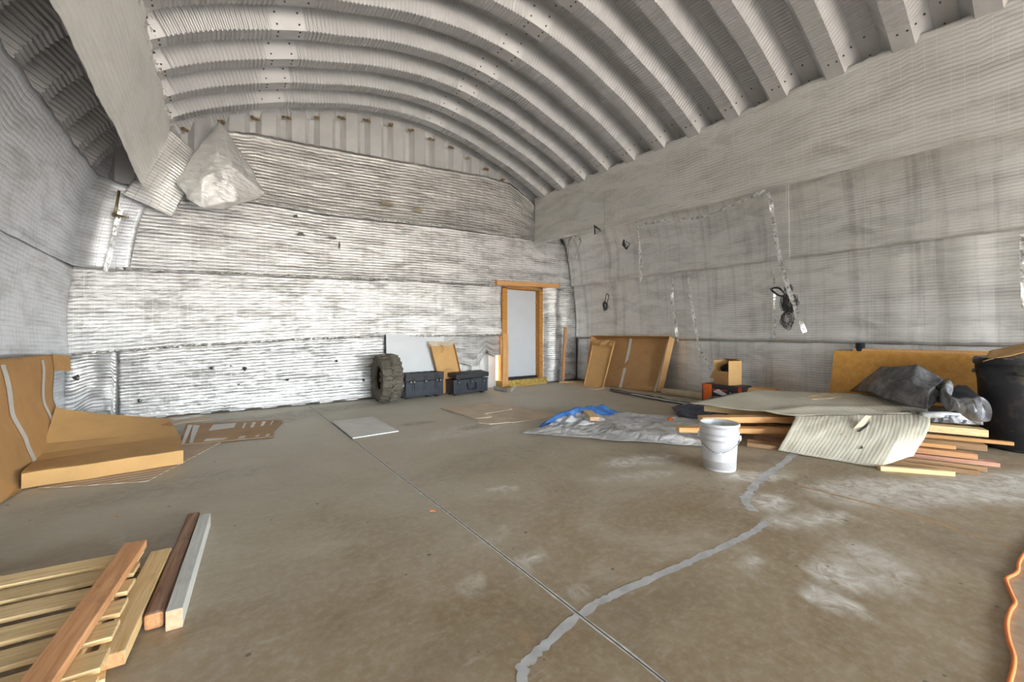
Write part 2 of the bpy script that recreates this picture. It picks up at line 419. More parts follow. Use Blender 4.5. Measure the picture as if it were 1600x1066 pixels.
def back_sheet(x0, x1, lo, hi, seed, flare=.05, nu=120, nv=26, arch=False, amp=1.):
    def fn(u, v):
        x = lerp(x0, x1, u)
        a = lo(x) + rag(x, k=seed) * (1 - v) ** 3; b = hi(x) + rag(x, k=seed + 5) * v ** 3
        z = lerp(a, b, v)
        y = YB - .012 - flare * (1 - v) ** 5 - amp * (.018 + .020 * nz(x * .9, z * 1.6, seed) + .010 * nz(x * 3.2, z * 3., seed + 2)) - .010 * math.exp(-((v - 1) / .05) ** 2)
        y += amp * .008 * nz(x * .7, z * 11, seed)
        if arch:
            m = u_of_h(z) - .03
            x = min(x, XC + m)
        return (x, y, z)
    return fn
tear = [(-2, .03), (3.45, .03), (3.7, .25), (3.95, .60), (4.1, .60), (4.47, .49), (4.58, .50), (4.68, .66), (4.78, .82), (4.97, .69), (5.2, .72)]
sheet('foil_insulation_sheet', 'lowest wide foil sheet on the end wall, punctured, behind the tyre', M['foil_low'],
      back_sheet(-1.06, 5.16, lambda x: interp(tear, x), lambda x: interp(S21, x), 1, .02, 200, 26), 6.2, 1.08, 200, 26)
sheet('foil_insulation_sheet', 'foil sheet second from floor on end wall, left of the white door', M['foil_back'],
      back_sheet(-1.60, 5.2, lambda x: interp(S21, x) - .012, lambda x: interp(S32, x), 2, .035), 6.7, 1.1, 150, 26)
sheet('foil_insulation_sheet', 'foil sheet third from floor on end wall, passing above the door header', M['foil_back'],
      back_sheet(-1.08, 7.6, lambda x: interp(S32, x) - .012, lambda x: interp(S43, x), 3, .045, 180, 26, True), 8.6, 1.15, 180, 26)
sheet('foil_insulation_sheet', 'topmost dingy foil sheet on end wall, under the bare steel ribs', M['foil_dingy'],
      back_sheet(.02, 6.4, lambda x: interp(S43, x) - .02, lambda x: min(interp(TOP, x), h_of_u(x - XC) - .015), 4, .05, 160, 26), 6.4, 1.1, 160, 26)
def fn(u, v):
    x = lerp(6.40, 7.52, u); z = lerp(.03, 2.40, v); bul = .10 * math.exp(-((x - 6.75) / .12) ** 2) + .05 * math.exp(-((x - 7.2) / .15) ** 2)
    x = min(x, XC + u_of_h(z) - .05)
    return (x + .02 * nz(z * 3, 2.), YB - .02 - bul * (.5 + .5 * v) - .02 * nz(x * 4, z * 2, 3.), z)
sheet('foil_insulation_sheet', 'bulging narrow foil sheet between the white door and the right corner', M['foil_low'], fn, 1.1, 2.4, 40, 60)
def fn(u, v):
    x = lerp(-1.62, -1.07, u); z = lerp(.02 + .16 * sstep(.2, .6, u) * (1 if u < .95 else 0), .95, v)
    return (x, YB - .04 - .05 * nz(x * 5, z * 4, 8.) - .05 * (1 - v) ** 2, z)
sheet('foil_insulation_sheet', 'small crumpled foil piece low in the left corner, above the brown cardboard', M['foil_low'], fn, .44, .95, 20, 30)

def hem(fn_z, x0, x1, Y, parent, seed, r=.016, step=.022):
    n = int((x1 - x0) / step); mb = MB(); vs = []
    for i in range(n + 1):
        x = lerp(x0, x1, i / n); z = fn_z(x); k = .35 + 1.1 * max(0, .5 + nz(x * 1.3, seed, 2.))
        for j in range(6):
            a = 2 * PI * j / 6; q = r * k * (.5 + 1.1 * rnd.random())
            vs.append((x + rnd.uniform(-.008, .008), Y + .012 * math.cos(a) * k - .005, z + q * math.sin(a)))
    mb.add(vs, [(i*6+j, i*6+(j+1)%6, i*6+6+(j+1)%6, i*6+6+j) for i in range(n) for j in range(6)])
    o = obj('crinkled_hem', mb, M['tape'], parent); o['label'] = 'crinkled shiny foil tape along the seam'; return o
SH = [o for o in C.objects if o.name.startswith('foil_insulation_sheet')]
hem(lambda x: interp(S21, x) + .004, -1.5, 5.1, YB - .095, SH[1], 1.)
hem(lambda x: interp(S32, x) + .004, -1.0, 5.0, YB - .105, SH[2], 2., .014)
hem(lambda x: interp(S43, x) + .0, .3, 5.8, YB - .11, SH[3], 3., .012)
hem(lambda x: 2.36 + .02 * nz(x * 3, 3.), 4.9, 6.3, YB - .11, SH[2], 4., .022)
# left side wall
def left_sheet(z0, z1, seed, flare, y1=7.60, bend=False):
    def fn(u, v):
        y = lerp(-6.9, y1, u); z = lerp(z0(y) + rag(y, k=seed) * (1 - v) ** 3, z1(y) + rag(y, .02, 9., seed + 1) * v ** 3, v)
        x = XC - u_of_h(z) + .05 + flare * (1 - v) ** 5 + .02 * nz(y * 1.2, z * 1.6, seed) + .02
        return (x, y, z)
    return fn
sheet('foil_insulation_sheet', 'lowest foil sheet on the left side wall, behind the bent cardboard', M['foil_left'],
      left_sheet(lambda y: .02, lambda y: interp([(5, 1.0), (7.6, .93)], y), 11, .02), 14.5, .95, 140, 24)
sheet('foil_insulation_sheet', 'middle foil sheet on the left side wall, below a lumpy taped seam', M['foil_left'],
      left_sheet(lambda y: interp([(5, .99), (7.6, .91)], y), lambda y: interp([(5, 2.15), (7.6, 2.07)], y), 12, .03), 14.5, 1.15, 140, 24)
# upper left sheet runs along the side wall and turns the corner onto the end wall
def fn(u, v):
    L1 = 14.25; L = L1 + .62; s = u * L
    zt = 3.22 + .03 * nz(s * 4, 3.)
    z = lerp(interp([(0, 2.13), (L1, 2.05)], s) + rag(s, k=15) * (1 - v) ** 3, zt, v)
    xw = XC - u_of_h(z) + .06 + .04 * (1 - v) ** 4 + .02 * nz(s * 1.3, z * 1.5, 13.)
    r = .30; yc = 7.58 - r
    y = -6.9 + s
    if y < yc: return (xw, y, z)
    a = (y - yc) / r
    if a < PI / 2: return (xw + r * (1 - math.cos(a)), yc + r * math.sin(a), z)
    return (xw + r + (a - PI / 2) * r, 7.58, z)
sheet('foil_insulation_sheet', 'upper left foil sheet curving around the corner below the dark roof ribs', M['foil_left'], fn, 14.9, 1.2, 210, 26)

# right side wall
def right_sheet(z0, z1, seed, inset, flare, rib):
    def fn(u, v):
        y = lerp(-6.9, 7.6, u); z = lerp(z0(y) + rag(y, .012, 6., seed) * (1 - v) ** 3, z1(y) + rag(y, .012, 8., seed + 1) * v ** 3, v)
        x = XC + u_of_h(z) - inset - flare * (1 - v) ** 3 - .018 * nz(y * .9, z * 1.6, seed) - rib * math.cos(2 * PI * (y - 1.67 + .2) / .61) * (.4 + .6 * nz(y * .8, 3., seed)) - .02
        return (x, y, z)
    return fn
sheet('foil_insulation_sheet', 'lowest foil sheet on the right wall, behind the leaning plywood and cartons', M['foil_right'],
      right_sheet(lambda y: .02, lambda y: interp([(.3, 1.06), (7.6, 1.10)], y), 21, .03, .01, .006), 14.5, 1.08, 230, 24)
sheet('foil_insulation_sheet', 'right wall foil sheet second from floor, carrying the hanging wire bundles', M['foil_right'],
      right_sheet(lambda y: interp([(.3, 1.05), (7.6, 1.09)], y), lambda y: 2.45, 22, .04, .03, .016), 14.5, 1.38, 230, 24)
def fn(u, v):
    y = lerp(-6.9, 7.58, u); z = lerp(2.37 + rag(y, .014, 4., 31) * (1 - v) ** 3, 3.55, v)
    x = XC + u_of_h(z) - .05 - .13 * (1 - v) ** 2 - .03 * nz(y * .8, z * 1.8, 23.)
    return (x, y, z)
sheet('foil_insulation_sheet', 'right wall foil sheet third from floor, shaded by the drooping top band', M['foil_right'], fn, 14.5, 1.25, 230, 24)
def fn(u, v):
    y = lerp(-6.9, 7.57, u)
    zb = interp([(.3, 3.16), (2.7, 3.20), (4.5, 3.23), (7.5, 3.27)], y) + .012 * nz(y * 1.1, 2.) + rag(y, .01, 5., 41)
    zt = 4.37 + rag(y, .035, 5., 43)
    z = lerp(zb, zt, v)
    x = 6.10 + .14 * (1 - v) * sstep(7.5, 3., y) + .05 * math.sin(v * PI) * nz(y * .7, 4.) + .015 * nz(y * 2., z * 3)
    return (x, y, z)
sheet('foil_insulation_sheet', 'wide drooping foil band hanging from the roof ribs on the right', M['foil_top'], fn, 14.5, 1.15, 260, 30)
# ceiling strip hanging on the left
def fn(u, v):
    y = lerp(-6.9, 7.42, u)
    zt = h_of_u(-.52 - XC) + .03 + rag(y, .03, 5., 51); zb = 3.16 + rag(y, .03, 3., 53)
    t = 1 - v
    x = -.51 - .27 * t ** 1.3 + .03 * nz(y * .8, t * 2) + rag(y, .03, 6., 55) * v ** 4
    return (x, y, lerp(zb, zt, v))
cur = sheet('foil_insulation_sheet', 'long pale insulation strip drooping from the roof at upper left', M['foil_curtain'], fn, 14.4, .95, 280, 26, rot=False)
fm = MB()
for k in range(170):
    y = -2 + k * .055; c = (-.50 + rnd.uniform(-.03, .03), y, h_of_u(-.5 - XC) + rnd.uniform(-.09, .02)); r = rnd.uniform(.012, .04)
    pts = [(c[0] + rnd.uniform(-1, 1) * r * 1.2, c[1] + rnd.uniform(-1, 1) * r * 1.8, c[2] + rnd.uniform(-1, 1) * r) for _ in range(4)]
    fm.add(pts + [(c[0], c[1], c[2])], [(0,1,4), (1,2,4), (2,3,4), (3,0,4)])
fb = obj('torn_fibre_edge', fm, M['fibre'], cur); fb['kind'] = 'stuff'; fb['label'] = 'ragged white fibre along the torn edge'
def quadfn(A, B, Cc, D, wr=.02, seed=0, s=4., bow=0., nrm=(0, -1, 0)):
    """A bottom left, B bottom right, Cc top right, D top left"""
    A, B, Cc, D = map(Vector, (A, B, Cc, D)); n = Vector(nrm)
    def f(u, v):
        p = A.lerp(B, u).lerp(D.lerp(Cc, u), v)
        p = p + n * (wr * nz(p.x * s, p.y * s, p.z * s + seed) + bow * math.sin(PI * u) * math.sin(PI * v))
        return tuple(p)
    return f
sheet('foil_insulation_flap', 'striped foil end of the drooping strip folded down the end wall', M['foil_flap'],
      quadfn((-.98, 7.36, 3.02), (-.48, 7.30, 2.80), (-.12, 7.42, 3.70), (-.50, 7.40, 4.02), .03, 3., 3., .10), .6, 1.1, 24, 40)
# crumpled triangular flap: faceted, folded forward off the end wall
fv = [(.05, 7.42, 4.33), (.62, 7.36, 3.35), (.56, 7.34, 3.30), (.10, 7.20, 2.98), (-.15, 7.08, 2.93), (-.30, 7.10, 3.02), (-.42, 7.22, 3.27), (-.22, 7.26, 3.72),
      (.20, 7.06, 3.55), (.02, 7.08, 3.62), (-.14, 6.98, 3.30), (.22, 7.14, 3.10)]
ff = [(0, 1, 8), (1, 2, 8), (2, 11, 8), (2, 3, 11), (3, 4, 11), (11, 4, 10), (4, 5, 10), (5, 6, 10), (6, 7, 10), (7, 9, 10), (7, 0, 9), (0, 8, 9), (9, 8, 10), (8, 11, 10)]
mb = MB().add(fv, ff, [(p[0], p[2]) for p in fv])
fl = obj('foil_insulation_flap', mb, M['foil_crumple'], smooth=True)
m_ = fl.modifiers.new('s', 'SUBSURF'); m_.subdivision_type = 'SIMPLE'; m_.levels = m_.render_levels = 4
tx = bpy.data.textures.new('crumple', 'CLOUDS'); tx.noise_scale = .22; tx.noise_depth = 2
d_ = fl.modifiers.new('d', 'DISPLACE'); d_.texture = tx; d_.strength = .09; d_.texture_coords = 'GLOBAL'
m_ = fl.modifiers.new('t', 'SOLIDIFY'); m_.thickness = .01
tag(fl, 'crumpled triangular foil flap peeling off the top of the end wall', 'insulation')
# ------------------------------------------------------------------ more materials
def wood(name, c0, c1, rough=.7, dirt=.3, scale=1., paint=None):
    t = NT(name); o = t.coord('Object'); inf = t.n('ShaderNodeObjectInfo')
    off = t.n('ShaderNodeVectorMath', operation='ADD'); t.l(o, off.inputs[0])
    cv = t.n('ShaderNodeCombineXYZ'); r7 = t.math('MULTIPLY', inf.outputs['Random'], 37.)
    for i in range(3): t.l(r7, cv.inputs[i])
    t.l(cv.outputs[0], off.inputs[1]); v = off.outputs[0]
    g = t.noise(t.mapv(v, (1.2 * scale, 26 * scale, 26 * scale)), 2.2, 5, .6, .5)
    f = t.noise(t.mapv(v, (6, 120, 120)), 1.5, 3, .6)
    d = t.noise(t.mapv(v, (3, 8, 8)), 1.3, 5, .7)
    c = t.ramp(g, [(.3, c0), (.7, c1)])
    c = t.mix(t.ramp(f, [(.45, 0.), (.8, .35)]), c, tuple(x * .6 for x in c0))
    c = t.mix(t.ramp(d, [(.56, 0.), (.74, dirt)]), c, tuple(x * .28 for x in c0))
    c = t.mix(.5, c, c)
    br = t.math('MULTIPLY_ADD', inf.outputs['Random'], .3, .85)
    c = t.mix(1., c, t_rgb(t, br), 'MULTIPLY')
    return t.done(c, rough, 0, t.bump(g, .25, .004), **{'Specular IOR Level': .3})
def t_rgb(t, f):
    x = t.n('ShaderNodeCombineColor')
    for i in range(3): t.l(f, x.inputs[i])
    return x.outputs[0]
M['pine'] = wood('pine_pale', (.70, .47, .20), (.88, .68, .40))
M['pine_old'] = wood('pine_dirty', (.66, .45, .20), (.84, .64, .36), dirt=.8)
M['pine_or'] = wood('pine_orange', (.56, .27, .09), (.72, .42, .18), dirt=.15)
M['cedar'] = wood('cedar_red', (.52, .24, .10), (.72, .40, .20), dirt=.45)
M['redwood'] = wood('redwood_dark', (.24, .12, .07), (.50, .33, .22), dirt=.7)
M['pink'] = wood('pinkish_board', (.48, .23, .15), (.62, .36, .25), dirt=.1)
M['brown'] = wood('brown_board', (.30, .17, .08), (.42, .26, .13), dirt=.4)
M['endgrain'] = plain('end_grain', (.66, .42, .26), .8, 0, .2, 40)
M['grey_wood'] = wood('grey_painted_wood', (.50, .51, .48), (.66, .66, .62), dirt=.35)
M['door_wood'] = wood('door_frame_wood', (.40, .17, .035), (.60, .30, .08), dirt=.35)
M['ply'] = wood('varnished_plywood', (.50, .24, .05), (.66, .35, .09), .38, .1, .25)
M['white_door'] = plain('white_door_paint', (.60, .64, .70), .42, 0, .03, 3)
M['white_panel'] = plain('white_panel', (.66, .69, .73), .45, 0, .03, 3)
M['grey_panel'] = plain('dusty_panel', (.76, .75, .71), .7, 0, .06, 6, .1)
M['blackp'] = plain('black_plastic', (.022, .024, .03), .42, 0, .3, 20, .1)
M['case'] = plain('case_plastic', (.035, .042, .058), .45, 0, .25, 8, .1)
M['case_lid'] = plain('case_lid_plastic', (.030, .032, .038), .5, 0, .25, 8, .1)
M['metal'] = plain('zinc', (.55, .55, .53), .35, .9, .2, 20)
M['rubber'] = plain('tyre_rubber', (.13, .115, .092), .85, 0, .35, 9., .25)
M['rubber_in'] = plain('tyre_inside', (.02, .018, .016), .9, 0, .3, 9.)
M['white_pl'] = plain('bucket_plastic', (.64, .64, .655), .38, 0, .02, 5)
M['orange'] = plain('cord_orange', (.85, .22, .045), .5, 0, .06, 9)
M['orange_bit'] = plain('orange_plastic', (.62, .19, .05), .5)
M['dark'] = plain('hole_dark', (.05, .05, .05), .9)
M['tapew'] = plain('packing_tape', (.64, .60, .54), .4, 0, .08, 20)
M['red'] = plain('carton_red', (.62, .06, .03), .5, 0, .1)
M['orange_ink'] = plain('carton_orange', (.80, .17, .03), .5)
M['black_ink'] = plain('carton_black', (.03, .028, .03), .5)
M['white_ink'] = plain('carton_white', (.7, .68, .7), .5)
M['wire'] = plain('wire_black', (.03, .03, .032), .5)
M['string'] = plain('nylon_string', (.8, .8, .8), .5)
def card(name, col, stripes=0., var=.1):
    t = NT(name); o = t.coord('Object'); a = t.noise(o, 3., 5, .6); b = t.noise(t.mapv(o, (60, 60, 60)), 2., 3)
    c = t.ramp(a, [(.3, tuple(x * (1 - var) for x in col)), (.7, tuple(x * (1 + var) for x in col))])
    c = t.mix(t.ramp(b, [(.4, 0.), (.8, .15)]), c, tuple(x * .6 for x in col))
    if stripes:
        X, Y, _ = sep(t, t.coord('UV'))
        s = t.math('SINE', t.math('MULTIPLY', Y, 2 * PI / stripes)); s = t.ramp(t.math('ADD', s, t.noise(o, 6., 3)), [(.62, 0.), (.85, .75)])
        c = t.mix(s, c, (.80, .72, .63))
    return t.done(c, .75, 0, t.bump(a, .1, .02), **{'Specular IOR Level': .25})
M['card'] = card('cardboard', (.56, .32, .13))
M['card2'] = card('cardboard_light', (.64, .39, .16))
M['card_dk'] = card('cardboard_brown', (.46, .265, .115))
M['card_st'] = card('cardboard_striped', (.52, .36, .22), .075)
M['card_pale'] = card('cardboard_pale', (.70, .57, .43), 0, .15)
def tarp(name, c0, c1, rough, scale=6., b=.6, metal=0.):
    t = NT(name); o = t.coord('Object'); a = t.noise(o, scale, 6, .65, .6)
    v = t.n('ShaderNodeTexVoronoi', feature='DISTANCE_TO_EDGE'); v.inputs['Scale'].default_value = scale * 1.2
    t.l(t.mapv(o, (1, 1.6, 1)), v.inputs['Vector'])
    c = t.ramp(a, [(.38, c0), (.64, c1)])
    h = t.math('ADD', a, t.math('MULTIPLY', v.outputs[0], 1.2))
    return t.done(c, rough, metal, t.bump(h, b, .03), **{'Specular IOR Level': .55})
M['tarp_grey'] = tarp('tarp_silver', (.40, .40, .40), (.72, .72, .71), .35, 5., .6)
M['tarp_blue'] = tarp('tarp_blue', (.02, .09, .30), (.05, .18, .46), .35)
M['tarp_navy'] = tarp('tarp_navy', (.035, .045, .09), (.08, .10, .17), .35)
M['tarp_black'] = tarp('black_plastic_sheet', (.05, .051, .055), (.19, .19, .20), .27, 5., .7)
M['tarp_silver'] = tarp('silver_plastic_sheet', (.20, .205, .22), (.45, .46, .49), .25, 5., .5)
def carpet_mat():
    t = NT('corrugated_mat'); X, Y, _ = sep(t, t.coord('UV')); o = t.coord('Object')
    s = t.math('SINE', t.math('MULTIPLY_ADD', X, 2 * PI / .040, t.math('MULTIPLY', t.noise(o, 3.), 2.5)))
    w = t.noise(o, 2.5, 5, .65)
    c = t.ramp(w, [(.3, (.56, .52, .41)), (.7, (.68, .65, .55))])
    c = t.mix(t.ramp(s, [(.0, .4), (.9, 0.)]), c, (.44, .39, .28))
    return t.done(c, .8, 0, t.bump(t.math('ADD', t.math('MULTIPLY', s, .5), t.noise(o, 60., 3)), .2, .006), **{'Specular IOR Level': .2})
M['carpet'] = carpet_mat()
def ground_can():
    t = NT('muddy_black_plastic'); o = t.coord('Object'); a = t.noise(o, 5., 6, .7); b = t.noise(t.mapv(o, (3, 3, 14)), 3., 5, .7)
    c = t.ramp(a, [(.5, (.028, .028, .033)), (.75, (.12, .10, .06))]); c = t.mix(t.ramp(b, [(.66, 0.), (.78, .7)]), c, (.33, .29, .2))
    return t.done(c, .5, 0, t.bump(a, .15, .01))
M['can'] = ground_can()

# ------------------------------------------------------------------ placing
F_, PX_, HY_, H_ = 644., 800., 521., 1.2
TH = math.radians(35.7726); CT, ST = math.cos(TH), math.sin(TH)
def at(x, y, z=0.):
    """world point at height z that the photo shows at (x, y)"""
    xc, zu = (x - PX_) / F_, (HY_ - y) / F_; t = (z - H_) / zu
    return Vector(((xc * CT + ST) * t, (-xc * ST + CT) * t, z))
def atX(x, y, X):
    xc, zu = (x - PX_) / F_, (HY_ - y) / F_; t = X / (xc * CT + ST); return Vector((X, (-xc * ST + CT) * t, H_ + zu * t))
def atY(x, y, Y):
    xc, zu = (x - PX_) / F_, (HY_ - y) / F_; t = Y / (-xc * ST + CT); return Vector(((xc * CT + ST) * t, Y, H_ + zu * t))
def frame(p0, p1, roll=0.):
    p0, p1 = Vector(p0), Vector(p1); x = (p1 - p0).normalized(); up = Vector((0, 0, 1))
    if abs(x.z) > .9: up = Vector((0, -1, 0))
    y = up.cross(x).normalized(); z = x.cross(y)
    m = Matrix((x, y, z)).transposed() @ Matrix.Rotation(roll, 3, 'X')
    return (p1 - p0).length, Matrix.Translation((p0 + p1) / 2) @ m.to_4x4()
def board(name, label, p0, p1, w, th, mat, cat='board', group=None, roll=0., bevel=.003, parent=None, end=None, skew=0., warp=0.):
    L, mw = frame(p0, p1, roll); n = 8; vs = []; hx, hy, hz = L / 2, w / 2, th / 2
    for i in range(n + 1):
        x = -hx + L * i / n; bz = warp * math.sin(PI * i / n)
        for y, z in ((-hy, -hz), (hy, -hz), (hy, hz), (-hy, hz)): vs.append((x + (skew * y if i in (0, n) else 0), y, z + bz))
    fs = [(i*4+k, i*4+(k+1)%4, i*4+4+(k+1)%4, i*4+4+k) for i in range(n) for k in range(4)] + [(3, 2, 1, 0), (n*4, n*4+1, n*4+2, n*4+3)]
    mb = MB().add(vs, fs)
    o = obj(name, mb, mat, bevel=bevel); o.matrix_world = mw
    if end:
        o.data.materials.append(end)
        for p in o.data.polygons:
            if abs(p.normal.x) > .7: p.material_index = 1
    if parent is not None: o.parent = parent
    elif label: tag(o, label, cat, group)
    return o
def cparts(root, parts):
    pass

# ------------------------------------------------------------------ door and frame in the end wall
d1 = bpy.data.objects.new('door_1', None); C.objects.link(d1); d1.location = (5.8, 7.6, 0)
d1['kind'] = 'structure'; d1['label'] = 'white door slab in a raw orange timber frame'; d1['category'] = 'door'
obj('door_slab', MB().box((5.80, 7.745, 1.185), (.98, .045, 2.05)), M['white_door'], d1, bevel=.004)
for x0, x1 in ((5.195, 5.325), (6.265, 6.365)):
    obj('door_jamb', MB().box(((x0 + x1) / 2, 7.66, 1.17), (x1 - x0, .18, 2.14)), M['door_wood'], d1, bevel=.004)
obj('head_jamb', MB().box((5.78, 7.66, 2.235), (1.17, .18, .05)), M['door_wood'], d1, bevel=.004)
obj('threshold', MB().box((5.8, 7.70, .160), (.94, .06, .075)), M['blackp'], d1)
mb = MB(); mb.box((5.78, 7.62, .07), (1.32, .22, .14))
for k in range(60):
    mb.lathe([(.006, -.012), (.02 + rnd.random() * .015, -.004), (.022, .006), (.003, .014)], 6, (5.12 + rnd.random() * 1.34, 7.505 + rnd.uniform(-.01, .02), rnd.uniform(.02, .14)))
obj('sill_plate', mb, plain('foamed_sill', (.52, .36, .10), .8, 0, .3, 20, .4), d1)
kb = MB()
for z, r in ((1.075, .030), (.90, .033)):
    m_ = Matrix.Rotation(PI / 2, 4, 'X')
    o = MB().lathe([(.004, 0), (r, .0), (r, .012), (.012, .016), (.012, .03), (r * .8, .036), (r * .85, .055), (.004, .065)], 18)
    o.v = [tuple(m_ @ Vector(p) + Vector((5.395, 7.722, z))) for p in o.v]
    obj('door_knob' if z < 1 else 'deadbolt', o, M['blackp'], d1, smooth=True)
for z in (.5, 1.2, 1.95):
    obj('hinge', MB().box((6.255, 7.71, z), (.012, .03, .09)), M['metal'], d1)
tr = board('trim_1', None, (4.99, 7.52, 2.305), (6.80, 7.52, 2.355), .10, .10, M['pine_or'], bevel=.004)
tr['kind'] = 'structure'; tr['label'] = 'raw timber header beam above the white door'; tr['category'] = 'beam'
board('plank', 'upright orange plank end standing against the left door jamb', (5.20, 7.48, .02), (5.205, 7.485, 1.19), .15, .04, M['pine_or'])
board('wood_stud', 'narrow brown stud leaning upright in the corner right of the door', (6.83, 7.38, .055), (6.98, 7.44, 1.35), .075, .045, M['cedar'])
board('wood_block', 'short pale timber block lying on the floor at the foot of the leaning stud', (6.72, 7.38, .025), (7.12, 6.98, .025), .10, .05, M['pine'])
mb = MB().prism([at(866, 597), at(905, 599.5), at(955, 604.5), at(932, 609.5), at(905, 607)], (0, 0, 1), .012)
tag(obj('flattened_cardboard', mb, M['card_pale'], bevel=.002), 'thin pale cardboard sheet on the floor under the leaning brown tray', 'cardboard')

# ------------------------------------------------------------------ tyre
ty = thing('tyre', 'big worn tractor tyre standing upright beside the black cases', 'tyre', (2.44, 7.13, 0))
R0 = .425
def tyre_prof():
    P = [(-.12, .20), (-.155, .24), (-.178, .31), (-.168, .375), (-.14, .385), (-.05, .390), (.05, .390), (.14, .385), (.168, .375), (.178, .31), (.155, .24), (.12, .20), (.115, .22), (.15, .30), (.13, .365), (0, .378), (-.13, .365), (-.15, .30), (-.115, .22)]
    return P
mb = MB(); n = 72; P = tyre_prof(); vs = []
for k in range(n):
    a = 2 * PI * k / n
    for x, r in P: vs.append((x, r * math.cos(a), r * math.sin(a) + R0))
m = len(P); mb.add(vs, [(k*m+j, k*m+(j+1)%m, ((k+1)%n)*m+(j+1)%m, ((k+1)%n)*m+j) for k in range(n) for j in range(m)])
for k in range(20):
    for sgn in (-1, 1):
        a0 = 2 * PI * (k + (.5 if sgn > 0 else 0)) / 20; rows = []
        for i in range(9):
            t = i / 8; x = sgn * lerp(.176, -.02, t); a = a0 + .20 * t + .05 * math.sin(t * PI * 2.2); rw = .060 + .015 * math.sin(t * PI)
            rt = R0 - .004 - .028 * (1 - t) ** 3; rb = .37
            rows.append([(x, rr * math.cos(a + s_ * rw), rr * math.sin(a + s_ * rw) + R0) for rr, s_ in ((rb, -1.2), (rt, -.8), (rt, .8), (rb, 1.2))])
        vv = [p for r_ in rows for p in r_]
        mb.add(vv, [(i*4+j, i*4+(j+1)%4, i*4+4+(j+1)%4, i*4+4+j) for i in range(8) for j in range(4)] + [(0, 1, 2, 3), (32, 35, 34, 33)])
tb = obj('tread_body', mb, M['rubber'], ty, smooth=False, world=False)
mb = MB(); vs = []
for k in range(n):
    a = 2 * PI * k / n
    for x, r in ((-.116, .212), (-.14, .30), (-.12, .36), (0, .373), (.12, .36), (.14, .30), (.116, .212)): vs.append((x, r * math.cos(a), r * math.sin(a) + R0))
mb.add(vs, [(k*7+j, k*7+j+1, ((k+1)%n)*7+j+1, ((k+1)%n)*7+j) for k in range(n) for j in range(6)])
obj('inner_liner', mb, M['rubber_in'], ty, smooth=True, world=False)
for s_ in (-1, 1):
    mb = MB(); vs = []
    for k in range(n):
        a = 2 * PI * k / n
        for x, r in ((.112, .205), (.128, .196), (.148, .218), (.152, .245)): vs.append((s_ * (x + .004), r * math.cos(a), r * math.sin(a) + R0))
    mb.add(vs, [(k*4+j, k*4+j+1, ((k+1)%n)*4+j+1, ((k+1)%n)*4+j) for k in range(n) for j in range(3)])
    obj('bead', mb, M['rubber'], ty, smooth=True, world=False)
ty.rotation_euler = (0, 0, -.05)

# ------------------------------------------------------------------ equipment cases
def rbox(x0, x1, y0, y1, z0, z1): return ((x0+x1)/2, (y0+y1)/2, (z0+z1)/2), (x1-x0, y1-y0, z1-z0)
c1 = thing('equipment_case', 'large closed black wheeled equipment case between the tyre and smaller case', 'case', (2.80, 7.16, 0)); c1.rotation_euler = (0, 0, .09)
W, D, H = .78, .30, .46
mb = MB().box(*rbox(0, W, 0, D, .035, .31))
for x in (.13, .175, .37, .415, .60, .645): mb.box(*rbox(x - .011, x + .011, -.014, .0, .15, .30))
for z in (.06,): mb.box(*rbox(.02, W - .02, -.006, 0, z, z + .02))
obj('body', mb, M['case'], c1, world=False, bevel=.012)
mb = MB().box(*rbox(-.008, W + .008, -.01, D + .01, .318, H))
for x in (.13, .175, .37, .415, .60, .645): mb.box(*rbox(x - .011, x + .011, -.022, .0, .325, H - .04))
for k in range(5): mb.box(*rbox(.06 + k * .14, .15 + k * .14, .04, D - .04, H, H + .008))
obj('lid', mb, M['case_lid'], c1, world=False, bevel=.012)
for x in (.085, .15, .39, .63, .70):
    la = obj('latch', MB().box(*rbox(x - .022, x + .022, -.034, -.012, .27, .355)), M['blackp'], c1, world=False, bevel=.005)
    obj('latch_pin', MB().box(*rbox(x - .012, x + .012, -.038, -.033, .30, .318)), M['metal'], la, world=False)
hd = MB().tube(spline([(-.004, .06, .27), (-.045, .08, .20), (-.045, .22, .20), (-.004, .24, .27)], 5), .010, 8)
obj('side_handle', hd, M['metal'], c1, world=False, smooth=True)
for y in (.03, D - .03):
    w_ = MB(); vs = [(0, 0, 0)]
    w_.lathe([(.004, -.02), (.035, -.02), (.035, .02), (.004, .02)], 16); w_.v = [(p[2] + .045, p[0] + y, p[1] + .036) for p in w_.v]
    obj('wheel', w_, M['blackp'], c1, world=False)
for x in (W - .1, W - .3): obj('foot', MB().box(*rbox(x - .03, x + .03, .02, D - .02, 0, .04)), M['blackp'], c1, world=False)
c2 = thing('equipment_case', 'smaller black equipment case with its lid resting loosely ajar', 'case', (3.72, 7.07, 0)); c2.rotation_euler = (0, 0, .07)
W, D, H = .80, .28, .30
mb = MB().box(*rbox(0, W, 0, D, .03, H))
for x in (.10, .70): mb.box(*rbox(x - .05, x - .03, -.012, 0, .06, H)); mb.box(*rbox(x + .03, x + .05, -.012, 0, .06, H))
mb.box(*rbox(-.012, W + .012, -.012, D + .012, H - .025, H))
obj('body', mb, M['case'], c2, world=False, bevel=.01)
lm = MB(); rm = Matrix.Rotation(-.10, 3, 'Y') @ Matrix.Rotation(.06, 3, 'X')
lm.box((W / 2 + .03, D / 2 - .01, H + .075), (W - .02, D + .02, .085), Matrix.Rotation(-.02, 3, 'Y') @ Matrix.Rotation(.10, 3, 'X'))
for k in range(4): lm.box((.13 + k * .19, D / 2 - .01, H + .12), (.10, D - .08, .012), Matrix.Rotation(.10, 3, 'X'))
obj('lid', lm, M['case_lid'], c2, world=False, bevel=.012)
